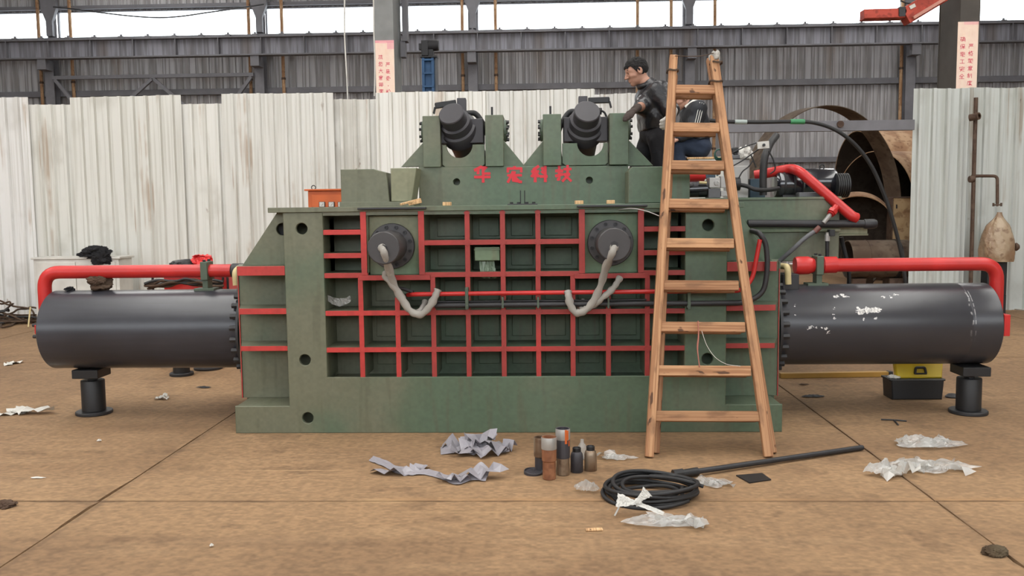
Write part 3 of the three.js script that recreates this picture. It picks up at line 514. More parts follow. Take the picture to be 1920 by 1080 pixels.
// red swing arm on the dark column
{
  const z = ZM - 0.2, o = thing('crane_arm', 'red steel arm with a slanting box strut fixed to the dark column', 'crane', [6.0, 4.3, z]);
  const P = (x, y, q = z) => at(x, y, q);
  part(o, 'horizontal_arm', [bar(P(1616, 29), P(1692, 27), 0.2, 0.15, V(0, 1, 0), 0.01), bar(P(1616, 36), P(1692, 34), 0.24, 0.02)], M.jib);
  part(o, 'joint', [lathe([[0, -0.12], [0.05, -0.12], [0.05, 0.12], [0, 0.12]], P(1688, 24), V(0, 0, 1), 14), box(P(1680, 20).x, P(1692, 20).x, P(1690, 34).y, P(1690, 16).y, z - 0.13, z + 0.13)], M.dark);
  part(o, 'slanting_strut', bar(P(1693, 33), P(1764, -10), 0.24, 0.26, V(0, 1, 0), 0.01), M.jib);
  part(o, 'lower_flange', bar(P(1706, 37, z + 0.02), P(1764, 2, z + 0.02), 0.3, 0.05, V(0, 1, 0), 0.005), mat({ color: lin(0.55, 0.24, 0.18), roughness: 0.4 }));
  const t = P(1711, 12, z + 0.13); part(o, 'label_plate', bar(t.clone().add(V(-0.04, -0.02, 0)), t.clone().add(V(0.04, 0.02, 0)), 0.01, 0.055, V(0, 1, 0), 0), M.paper, 'small pale label plate');
  part(o, 'power_lead', sweep(smooth([P(1688, 1, z + 0.1), P(1702, 6, z + 0.1), P(1725, 4, z + 0.1), P(1750, -6, z + 0.1)], 20), 0.012, 6), M.black);
}

// ---------------------------------------------------------------- the baling press
const F = -6.23, BACK = -6.56, REAR = -7.6;                         // front faces, back of the cells, rear of the body
const press = thing('baling_press', 'big green steel scrap-baling press with a red-edged grid front and grey side cylinders', 'machine', [-0.275, 0, -6.9]);
// front plate with both posts, and the body behind it
part(press, 'front_frame', plate([[-2.245, 0], [1.7, 0], [1.7, 0.2], [1.297, 0.2], [1.297, 1.6], [1.005, 1.6], [1.005, 0.41], [-1.56, 0.41], [-1.56, 1.6], [-1.845, 1.6], [-1.845, 0.2], [-2.245, 0.2]],
  [[-1.713, 1.484, 0.041], [-1.72, 0.538, 0.041], [-1.713, 0.112, 0.041], [1.165, 1.48, 0.041], [1.167, 0.53, 0.041]], F - 0.035, F, 0.004), M.green);
part(press, 'body', [box(-1.56, 1.005, 0.0, 1.38, REAR, BACK, 0), box(-1.56, 1.005, 1.38, 1.6, -6.95, BACK, 0), box(-1.56, 1.005, 0.02, 0.375, BACK, F - 0.036, 0), box(-2.27, -1.56, 0.02, 1.15, REAR, -6.57, 0), box(1.005, 1.73, 0.02, 1.15, REAR, -6.57, 0), box(-1.94, -1.56, 1.15, 1.55, -6.95, -6.43, 0), box(1.005, 1.39, 1.15, 1.55, -6.95, -6.43, 0), box(-1.82, -1.585, 0.02, 1.15, -6.57, -6.4, 0), box(1.03, 1.27, 0.02, 1.15, -6.57, -6.4, 0)], M.green);
for (const x of [-1.845, -1.585, 1.005, 1.272]) part(press, 'post_side', box(x, x + 0.025, x < -1.7 || x > 1.2 ? 0.2 : 0.4, 1.6, F - 0.036, BACK, 0), M.green);
for (const s of [-1, 1]) {
  const X = (u) => -0.273 + s * u;                                   // the wings mirror each other about the press
  part(press, 'foot_block', box(X(1.575), X(1.968), 0, 0.2, F - 0.036, -6.56, 0.008), M.green);
  part(press, 'wing_plate', box(X(1.572), X(2.013), 0.2, 1.18, -6.57, -6.53, 0.003), M.green);
  part(press, 'gusset', plate([[X(1.918), 1.218], [X(1.572), 1.218], [X(1.572), 1.6], [X(1.65), 1.6]], [[X(1.612), 1.48, 0.045]], -6.37, -6.345), M.green);
  part(press, 'hole_shade_cup', lathe([[0.052, 0], [0.052, 0.05], [0, 0.05]], V(X(1.612), 1.48, -6.371), V(0, 0, -1), 24), M.dark);  // added dark cup, stands in for the shade inside the gusset hole
  for (const [y0, y1, zf] of [[1.153, 1.218, F], [0.872, 0.912, F - 0.012], [0.603, 0.637, F - 0.02]]) {
    const out = 1.918 + (zf < F - 0.001 ? 0.0 : 0);
    const r = part(press, 'wing_rib', plateXZ([[X(1.573), zf - 0.008], [X(out), zf - 0.008], [X(2.01), -6.54], [X(1.573), -6.54]], y0, y1), M.green);
    part(r, 'painted_edge', box(X(1.573), X(out), y0 - 0.001, y1 + 0.001, zf - 0.008, zf - 0.002, 0.002), M.red, 'red painted edge');
  }
  const e = part(press, 'end_plate', box(X(2.013), X(2.023), 0.2, 1.2, REAR, -6.525, 0), M.green);
  part(e, 'painted_edge', box(X(2.012), X(2.018), 0.2, 1.15, -6.525, -6.52, 0), M.red, 'red painted edge');
}
// egg-crate grid of green ribs with red front edges
const rib = (x0, x1, y0, y1, zf = F - 0.004) => {
  const r = part(press, 'grid_rib', box(x0, x1, y0, y1, BACK, zf - 0.006, 0), M.green);
  part(r, 'painted_edge', box(x0 - 0.001, x1 + 0.001, y0 - 0.001, y1 + 0.001, zf - 0.006, zf, 0.002), M.red, 'red painted edge');
};
const GX = [-1.303, -1.04, -0.783, -0.533, -0.28, -0.032, 0.214, 0.466, 0.742], t2 = 0.0165;
for (const y of [0.609, 0.875]) rib(-1.56, 1.005, y - 0.017, y + 0.017);
for (const [a, b, y] of [[-1.56, -1.245, 1.147], [-0.865, 0.285, 1.147], [0.68, 1.005, 1.147], [-0.84, 0.265, 1.375], [-1.56, -1.29, 1.456], [-1.56, -1.29, 1.289], [0.715, 1.005, 1.456], [0.715, 1.005, 1.289]]) rib(a, b, y - 0.017, y + 0.017);
for (const x of GX) {
  rib(x - t2, x + t2, 0.41, 0.592, F - 0.006); rib(x - t2, x + t2, 0.626, 0.858, F - 0.006);
  if (x !== -1.04 && x !== 0.466) rib(x - t2, x + t2, 0.892, 1.13, F - 0.006); else rib(x - t2, x + t2, 0.892, 0.985, F - 0.006);
}
for (const x of [-0.531, -0.28, -0.03]) { rib(x - t2, x + t2, 1.164, 1.358, F - 0.006); rib(x - t2, x + t2, 1.392, 1.59, F - 0.006); }
for (const x of [-1.27, -0.857, 0.28, 0.695]) rib(x - 0.02, x + 0.02, 1.15, 1.6, F + 0.004);
rib(-1.31, -0.8, 1.112, 1.146, F + 0.006); rib(0.225, 0.74, 1.112, 1.146, F + 0.006);
{ // weld fillets where the ribs cross
  const dia = (x, y, s) => part(press, 'weld_fillet', plate([[x - s, y], [x, y - s], [x + s, y], [x, y + s]], [], F - 0.012, F - 0.0025, 0.001), M.red);
  for (const x of GX) { dia(x, 0.609, 0.032); dia(x, 0.875, 0.032); }
  for (const x of [-0.531, -0.28, -0.03]) { dia(x, 1.147, 0.03); dia(x, 1.375, 0.03); dia(x, 1.585, 0.024); }
}
// back panels of the cells, a frame in each
GX.slice(0, 8).forEach((x, i) => [0.45, 0.66, 0.93].forEach((y, k) => part(press, 'cell_panel', box(x + 0.05, GX[i + 1] - 0.045, y, y + [0.11, 0.16, 0.15][k], BACK, BACK + 0.015), M.green)));
for (const [a, b] of [[-0.81, -0.55], [-0.5, -0.3], [-0.26, -0.05], [-0.01, 0.24]]) for (const [c, d] of [[1.19, 1.32], [1.41, 1.55]]) part(press, 'cell_panel', box(a + 0.03, b - 0.02, c, d, BACK, BACK + 0.015), M.green);
// top flange and the covers over the two ram pockets
part(press, 'top_flange', box(-1.95, 1.41, 1.6, 1.636, -6.97, F + 0.012, 0.004), M.green);
part(press, 'header', box(-1.56, 1.005, 1.575, 1.6, BACK, F - 0.004, 0), M.green);
for (const [a, b] of [[-1.3, -0.815], [0.245, 0.735]]) {
  part(press, 'pocket_cover', box(a, b, 1.614, 1.628, F, F + 0.05, 0.003), M.dark);
  part(press, 'pocket_plate', [box(a + 0.055, b - 0.055, 1.146, 1.57, F - 0.11, F - 0.08, 0.004), box(a + 0.03, a + 0.055, 1.15, 1.6, BACK, F - 0.03, 0)], M.greenPale, 'pale green mounting plate');
}
// locking cylinders in the pockets
for (const [px, py, hx] of [[736, 461, 1], [1144, 455, -1]]) {
  const c = at(px, py, F - 0.08), fr = V(0, 0, 1);
  const cyl = part(press, 'front_cylinder', lathe([[0, 0], [0.16, 0], [0.163, 0.004], [0.163, 0.036], [0.159, 0.04], [0.112, 0.042], [0.112, 0.36], [0.106, 0.366], [0.02, 0.366], [0.02, 0.352], [0, 0.352]], c, fr, 48), M.flangeSteel, 'grey flanged hydraulic cylinder');
  for (let k = 0; k < 12; k++) { const a = k / 12 * Math.PI * 2 + 0.26; part(cyl, 'bolt', lathe([[0, 0], [0.014, 0], [0.014, 0.014], [0.008, 0.014], [0.007, 0.007], [0, 0.007]], c.clone().add(V(Math.cos(a) * 0.137, Math.sin(a) * 0.137, 0.04)), fr, 12), M.dark); }
  part(cyl, 'hose_fitting', [hexBolt(c.clone().add(V(0, 0, 0.352)), fr, 0.026, 0.03)], M.dark);
}
// dusty wrapped hoses hanging before the grid
const Zh = F + 0.06;
const hoseWrap = (name, pts, r) => part(press, name, sweep(smooth(pts, 60), (t) => r * (1 + 0.12 * Math.sin(t * 70) + 0.1 * Math.sin(t * 31 + 1)), 12), M.wrap, 'dusty hose wrapped in pale film');
const hz = (list) => list.map(([x, y, z]) => at(x, y, F + z));
hoseWrap('hose', hz([[716, 463, 0.27], [720, 474, 0.31], [731, 510, 0.18], [741, 538, 0.11], [757, 566, 0.09], [774, 586, 0.085], [790, 589, 0.085], [806, 574, 0.085], [816, 556, 0.075], [821, 543, 0.06]]), 0.026);
hoseWrap('hose', hz([[756, 560, 0.07], [735, 535, 0.13], [722, 516, 0.14], [724, 511, 0.15], [734, 522, 0.09], [750, 556, 0.03], [766, 580, 0.04], [780, 588, 0.045], [790, 580, 0.03], [797, 566, -0.05]]), 0.021);
hoseWrap('hose', hz([[1152, 462, 0.27], [1148, 474, 0.31], [1136, 502, 0.2], [1126, 536, 0.12], [1112, 566, 0.09], [1094, 584, 0.085], [1080, 586, 0.085], [1070, 573, 0.085], [1066, 556, 0.075], [1065, 548, 0.05]]), 0.026);
hoseWrap('hose', hz([[1163, 520, 0.05], [1150, 540, 0.09], [1130, 558, 0.1], [1110, 574, 0.06], [1096, 580, 0.04], [1088, 574, 0.0], [1094, 566, -0.06]]), 0.022);
// hydraulic lines across the front, with their clips
part(press, 'red_line', sweep(bend([at(765, 553, F - 0.06), at(775, 552, F + 0.035), at(1000, 549, F + 0.035), at(1392, 545, F + 0.035), at(1411, 523, F + 0.035), at(1425, 449, F + 0.035)], 0.05), 0.0155, 12), M.redPipe, 'red hydraulic line');
part(press, 'black_line', [sweep(bend([at(815, 573, F + 0.03), at(1000, 571, F + 0.03), at(1398, 568, F + 0.03), at(1432, 550, F + 0.03), at(1440, 500, F + 0.03), at(1436, 455, F + 0.03), at(1424, 437, F + 0.03), at(1410, 433, F - 0.1)], 0.12), 0.019, 12), sweep([at(820, 566, F + 0.012), at(1212, 562, F + 0.012)], 0.007, 8)], M.dark, 'black hydraulic line');
for (const x of [876, 1290]) part(press, 'pipe_clip', [box(at(x - 3, 538, F).x, at(x + 3, 538, F).x, at(x, 579, F).y, at(x, 538, F).y, F - 0.002, F + 0.058, 0.003), hexBolt(at(x, 575, F + 0.058), V(0, 0, 1), 0.01, 0.01)], M.greenClip);
for (const x of [943, 1009, 1140]) part(press, 'pipe_clip', box(at(x - 2, 560, F).x, at(x + 2, 560, F).x, at(x, 577, F).y, at(x, 556, F).y, F - 0.002, F + 0.05, 0.003), M.greenClip);
part(press, 'red_elbow', [sweep(bend([at(742, 540, F - 0.12), at(755, 541, F - 0.02), at(775, 548, F + 0.0)], 0.03), 0.013, 10)], M.dark);
// small box in the grid, wrapped in film
{
  const z = F - 0.04, a = at(890, 489, z), b = at(937, 463, z), j = part(press, 'junction_box', [box(a.x, b.x, a.y, b.y, z - 0.12, z, 0.006), box(a.x - 0.004, b.x + 0.004, a.y + 0.075, a.y + 0.083, z - 0.1, z + 0.004, 0.001)], M.greenPale, 'pale green junction box wrapped in film');
  part(j, 'wrapping_film', crumple(at(915, 508, z - 0.03), V(0.055, 0, 0.0), V(0.012, -0.12, 0.02), 0.02, 41, (u, v) => 1 - 0.6 * v), M.filmGreen);
}
part(press, 'film_scrap', crumple(at(633, 560, F - 0.08), V(0.09, -0.01, 0), V(0, 0.07, 0.01), 0.02, 8, (u, v) => 1 - 1.6 * Math.abs(v - 0.6 + 0.5 * Math.sin(u * 3.1))), M.film);

// big horizontal cylinders on both wings
function sideCylinder(s) {
  const y = 0.688, z = -6.88, R = 0.312, xa = s < 0 ? -2.302 : 1.757, xe = s < 0 ? -3.895 : 3.41, L = Math.abs(xe - xa), d = V(s, 0, 0), p = V(xa, y, z);
  const c = part(press, 'side_cylinder', lathe([[0, 0.02], [R, 0.02], ...(s > 0 ? [[R, L * 0.86], [R - 0.0015, L * 0.862], [R - 0.0015, L * 0.867], [R, L * 0.869]] : []), [R, L - 0.008], [R - 0.008, L], [0, L]], p, d, 72), s < 0 ? M.barrel : barrelWorn, 'dark grey cylinder barrel');
  if (s > 0) { const g = c.geometry, q = g.attributes.position; for (let i = 0; i < q.count; i++) g.attributes.uv.setXY(i, (q.getX(i) + press.position.x - 1.74) / 1.7, Math.atan2(q.getY(i) - y, q.getZ(i) + press.position.z - z) * 0.312 / 0.9 + 0.4); }
  part(c, 'flange_ring', lathe([[0, 0], [0.372, 0], [0.372, 0.02], [0, 0.02]], p, d, 56), M.dark);
  for (let k = 0; k < 24; k++) { const a = k / 24 * Math.PI * 2 + 0.13; part(c, 'bolt', hexBolt(p.clone().add(V(s * 0.02, Math.sin(a) * 0.343, Math.cos(a) * 0.343)), d, 0.022, 0.05), M.dark); }
  const xo = xe + s * 0.001;
  part(c, 'end_port', [s > 0 ? box(xo, xo + 0.045, y - 0.06, y + 0.1, z + 0.12, z + 0.3, 0.004) : box(xo - 0.022, xo, y + 0.0, y + 0.07, z + 0.2, z + 0.28, 0.004)], M.redPipe, 'red port block');
  for (const [dy, dz] of [[0.06, 0.2], [-0.03, 0.2]]) part(c, 'port_bolt', rod(V(xo, y + dy, z + dz), V(xo + s * 0.08, y + dy, z + dz), 0.014, 8), M.dark);
  // feed pipe along the top with its elbow down to the end
  const yp = 1.147, xs = s < 0 ? -2.46 : 1.965, xp = xe + s * 0.085;
  part(press, 'feed_pipe', [sweep(bend([V(xs, yp, z), V(xp, yp, z), V(xp, y + 0.02, z), V(xe, y, z)], 0.13, 8), 0.052, 20)], M.redPipe, 'red feed pipe with an elbow');
  const xc = s < 0 ? at(388, 507, z).x : at(1533, 500, z).x;
  const cl = part(press, 'pipe_clamp', [box(xc - 0.028, xc + 0.028, yp - 0.07, yp + 0.075, z - 0.07, z + 0.072, 0.006), box(xc - 0.022, xc + 0.022, R + y - 0.02, yp - 0.06, z - 0.05, z + 0.05, 0.004), box(xc - 0.09, xc + 0.07, y + R - 0.025, y + R + 0.012, z - 0.06, z + 0.06, 0.004)], M.greenClip, 'green pipe clamp');
  for (const q of [-0.05, 0.05]) part(cl, 'clamp_bolt', hexBolt(V(xc, yp + 0.075, z + q), V(0, 1, 0), 0.012, 0.016), M.dark);
}
sideCylinder(-1); sideCylinder(1);
part(press, 'pipe_joint', [lathe([[0, 0], [0.05, 0], [0.058, 0.01], [0.058, 0.09], [0.05, 0.1], [0, 0.1]], V(-2.46, 1.147, -6.88), V(1, 0, 0), 20)], M.dark);
part(press, 'pipe_joint', lathe([[0, 0], [0.064, 0], [0.07, 0.02], [0.07, 0.1], [0.055, 0.14], [0, 0.14]], V(1.955, 1.147, -6.88), V(1, 0, 0), 20), M.redPipe);
part(press, 'pipe_collar', lathe([[0, 0], [0.064, 0], [0.064, 0.1], [0, 0.1]], V(2.17, 1.15, -6.88), V(1, 0, 0), 20), M.redPipe);
{ // valve block and cream elbows at the press end of the barrels
  part(press, 'port_block', box(at(1465, 530, -6.8).x, at(1495, 530, -6.8).x, 0.97, 1.09, -6.95, -6.75, 0.006), M.dark);
  part(press, 'cream_elbow', sweep(bend([at(1478, 533, -6.74), at(1477, 500, -6.74), at(1466, 499, -6.9)], 0.05), 0.024, 12, 1), M.cream, 'cream plastic elbow');
  part(press, 'cream_elbow', sweep(bend([at(442, 535, -6.7), at(440, 510, -6.7), at(450, 500, -6.9)], 0.05), 0.022, 12, 1), M.cream, 'cream plastic elbow');
}

// upper works: text plate with its V outline, bearing uprights, tilted cylinders
const U = -6.75;
part(press, 'name_plate', plate([[-0.94, 1.636], [0.656, 1.636], [0.66, 1.925], [0.85, 1.925], [0.66, 2.125], [0.53, 2.125], [0.5, 1.985], [0.16, 1.985], [0.14, 2.125], [0.013, 2.125], [-0.137, 1.945], [-0.287, 2.13], [-0.415, 2.13], [-0.435, 1.985], [-0.755, 1.985], [-0.775, 2.13], [-0.9, 2.13], [-1.08, 1.94], [-0.94, 1.94]],
  [[-0.65, 1.819, 0.024], [0.362, 1.819, 0.024], [-0.6, 2.13, 0.001]].slice(0, 2), U - 0.08, U - 0.04, 0.004), M.green);
part(press, 'lower_plate', plate([[-0.94, 1.636], [0.656, 1.636], [0.656, 1.925], [-0.94, 1.935]], [[-0.65, 1.819, 0.026], [0.362, 1.819, 0.026]], U - 0.04, U, 0.003), M.green);
part(press, 'upper_rear', [box(-0.9, 0.62, 1.38, 1.8, -7.2, -6.96), box(-0.9, 0.62, 1.636, 1.9, -6.95, U - 0.1)], M.green);
{
  const word = '华宏科技';
  [[890, 313], [949, 313], [997, 312], [1042, 311]].forEach(([px, py], i) => {
    const o = at(px, py, U), s = 0.115, g = [];
    for (const st of strokesOf(word[i])) for (let k = 0; k < st.length - 1; k++) {
      const zz = U + 0.0008 + 0.0005 * (g.length % 11), a = V(o.x + st[k][0] * s, o.y - st[k][1] * s, zz), b = V(o.x + st[k + 1][0] * s, o.y - st[k + 1][1] * s, zz);
      if (a.distanceTo(b) < 0.002) continue;
      const e = b.clone().sub(a).normalize().multiplyScalar(0.005); g.push(bar(a.sub(e), b.add(e), 0.018 + 0.006 * vn(i * 3.3 + k, st[0][0] * 20, 97, 97), 0.0012, V(0, 0, 1), 0));
    }
    part(press, 'painted_character', g, M.lettering, 'red hand-painted character');
  });
}
const UPR = [[-0.9, -0.765], [-0.425, -0.287], [0.012, 0.15], [0.512, 0.657]];
for (const [a, b] of UPR) {
  part(press, 'bearing_upright', box(a, b, 1.932, 2.318, U - 0.3, U + 0.022, 0.005), M.green);
}
for (const x of [-0.375, 0.07]) part(press, 'locating_pin', rod(V(x, 2.318, U - 0.05), V(x, 2.385, U - 0.05), 0.008, 8), M.dark);
for (const [x, s] of [[-0.9, -1], [-0.287, 1], [0.012, -1], [0.657, 1]]) {
  const c = part(press, 'bearing_cap', lathe([[0, 0], [0.085, 0], [0.085, 0.018], [0.06, 0.018], [0.06, 0.026], [0, 0.026]], V(x, 2.21, U - 0.13), V(s, 0, 0), 28), M.greenClip, 'green bearing cap');
  for (let k = 0; k < 8; k++) { const a = k / 8 * Math.PI * 2 + 0.2; part(c, 'bolt', hexBolt(V(x + s * 0.018, 2.21 + Math.sin(a) * 0.072, U - 0.13 + Math.cos(a) * 0.072), V(s, 0, 0), 0.012, 0.02), M.dark); }
}
for (const [a, b] of [[-0.765, -0.425], [0.15, 0.512]]) {           // saddle plates with a round notch
  const n = [], c = (a + b) / 2 - (a < 0 ? 0.03 : -0.04), r = 0.1, y = 2.1;
  for (let k = 0; k <= 16; k++) { const t = Math.PI + k / 16 * Math.PI; n.push([c + Math.cos(t) * r, y + Math.sin(t) * r]); }
  part(press, 'saddle_plate', plate([[b - 0.008, y], [b - 0.008, 1.95], [b - 0.03, 1.932], [a + 0.03, 1.932], [a + 0.008, 1.95], [a + 0.008, y], ...n], [], U - 0.036, U - 0.005), M.green);
}
function tiltCylinder(px, dir, mirror) {
  const z0 = U - 0.13, c = at(px, 244, z0), d = dir.clone().normalize();
  c.y = 2.21;
  const cy = part(press, 'tilt_cylinder', lathe([[0, -0.42], [0.112, -0.42], [0.12, -0.41], [0.12, -0.08], [0.13, -0.06], [0.146, -0.05], [0.146, 0.045], [0.14, 0.058], [0.122, 0.066], [0.118, 0.13], [0.098, 0.135], [0.098, 0.225], [0.092, 0.232], [0, 0.232]], c, d, 40), M.castDark, 'dark tilted hydraulic cylinder');
  const hw = 0.168;
  part(cy, 'trunnion_block', [box(c.x + (mirror < 0 ? 0.002 : 0) - hw, c.x + hw, 2.115, 2.3, z0 - 0.1, z0 + 0.075, 0.006)].map((g) => g.translate(at(mirror < 0 ? 867 : 1097, 244, z0).x - c.x, 0, 0)), M.castDark);
  const up = V(0, 1, 0).addScaledVector(d, -d.y).normalize(), side = up.clone().cross(d).normalize(), top = c.clone().addScaledVector(d, 0.03).addScaledVector(up, 0.155), m = mirror;
  part(cy, 'valve_block', bar(top.clone().add(V(0, -0.03, 0)), top.clone().add(V(0, 0.11, -0.02)), 0.07, 0.07, V(0, 0, 1), 0.005), M.castDark);
  const a = top.clone().add(V(m * 0.04, 0.075, 0.03)), b = a.clone().add(V(m * 0.16, m < 0 ? -0.025 : 0.0, 0.03));
  part(cy, 'terminal_box', [bar(a, b, 0.05, 0.045, V(0, 1, 0), 0.006), bar(b.clone().add(V(0, -0.01, 0)), b.clone().add(V(m * 0.012, -0.06, 0)), 0.05, 0.012)], M.black);
  const e = top.clone().add(V(m * 0.02, 0.0, 0.04));
  part(cy, 'coil', rod(e, e.clone().add(V(m * 0.12, -0.01, 0.02)), 0.026, 14), M.black);
  part(cy, 'cable', sweep(smooth([e.clone().add(V(m * 0.05, 0.01, 0.03)), e.clone().add(V(m * 0.14, -0.02, 0.03)), e.clone().add(V(m * 0.155, -0.09, 0.02)), e.clone().add(V(m * 0.1, -0.13, 0.0)), e.clone().add(V(m * 0.03, -0.09, 0.02))], 30), 0.008, 8), M.black);
  part(cy, 'hose', sweep(smooth([top.clone().add(V(-m * 0.03, 0.0, -0.03)), top.clone().add(V(-m * 0.1, 0.0, -0.06)), top.clone().add(V(-m * 0.16, -0.08, -0.06)), top.clone().add(V(-m * 0.2, -0.17, -0.03))], 24), 0.022, 10), M.rubber);
}
tiltCylinder(862, V(-0.2, 0.52, 0.83), -1);
tiltCylinder(1095, V(0.07, 0.52, 0.85), 1);
// boxes at both ends of the text plate and the steps under them
function endBox(s) {
  const X = (u) => -0.135 + s * u;
  const g = (list) => (s > 0 ? list : list.slice().reverse());
  part(press, 'end_box', plate(g([[X(1.345), 1.64], [X(0.985), 1.64], [X(0.995), 1.79], [X(1.005), 1.885], [X(1.1), 1.912], [X(1.345), 1.912]]), [], -6.9, -6.48, 0.004), M.green);
  part(press, 'end_box', plate(g([[X(0.97), 1.672], [X(0.82), 1.672], [X(0.78), 1.915], [X(0.97), 1.915]]), [], -6.73, -6.46, 0.004), s < 0 ? M.greenPale : M.green, s < 0 ? 'pale green slanted box' : 'green slanted box');
  part(press, 'step_plate', box(X(1.35), X(0.8), 1.636, 1.672, -6.9, -6.44, 0.003), M.green);
}
endBox(-1);
part(press, 'end_box', plate([[0.632, 1.64], [1.08, 1.64], [1.08, 1.905], [0.66, 1.905], [0.632, 1.87]], [], -6.9, -6.5, 0.004), M.green);
// loose bolts left in the middle of the flange
{
  const o = at(980, 384, -6.4); o.y = 1.636;
  part(press, 'anchor_bolt', [rod(V(o.x - 0.015, 1.636, o.z), V(o.x - 0.015, 1.74, o.z), 0.004, 6), rod(V(o.x + 0.015, 1.636, o.z), V(o.x + 0.015, 1.74, o.z), 0.004, 6), box(o.x - 0.11, o.x + 0.11, 1.636, 1.645, o.z - 0.03, o.z + 0.03)], M.dark);
  for (const dx of [-0.08, -0.03, 0.03, 0.08]) part(press, 'nut', hexBolt(V(o.x + dx, 1.645, o.z), V(0, 1, 0), 0.014, 0.012), M.dark);
}
// jacks the two barrels rest on
function jack(px, label, x, z, h = 0.362) {
  const o = thing('support_jack', label, 'jack stand', [x, 0, z]), P = (r, a, b, seg = 28) => lathe([[0, 0], [r, 0], [r, b - a], [0, b - a]], V(x, a, z), V(0, 1, 0), seg);
  part(o, 'base_disc', lathe([[0, 0], [0.135, 0], [0.14, 0.006], [0.14, 0.022], [0.135, 0.027], [0, 0.027]], V(x, 0, z), V(0, 1, 0), 36), M.dark);
  part(o, 'jack_body', lathe([[0, 0], [0.086, 0], [0.09, 0.004], [0.09, 0.243], [0.086, 0.25], [0, 0.25]], V(x, 0.027, z), V(0, 1, 0), 36), M.black);
  part(o, 'screw', P(0.038, 0.277, 0.315), M.dark);
  part(o, 'saddle', box(x - 0.105, x + 0.105, 0.305, h + 0.014, z - 0.1, z + 0.12, 0.006), M.black);
}
jack(0, 'black support jack under the left grey cylinder', at(174, 720, -6.88).x, -6.88);
jack(0, 'black support jack under the right grey cylinder beside the yellow toolbox', at(1817, 720, -6.8).x, -6.8);

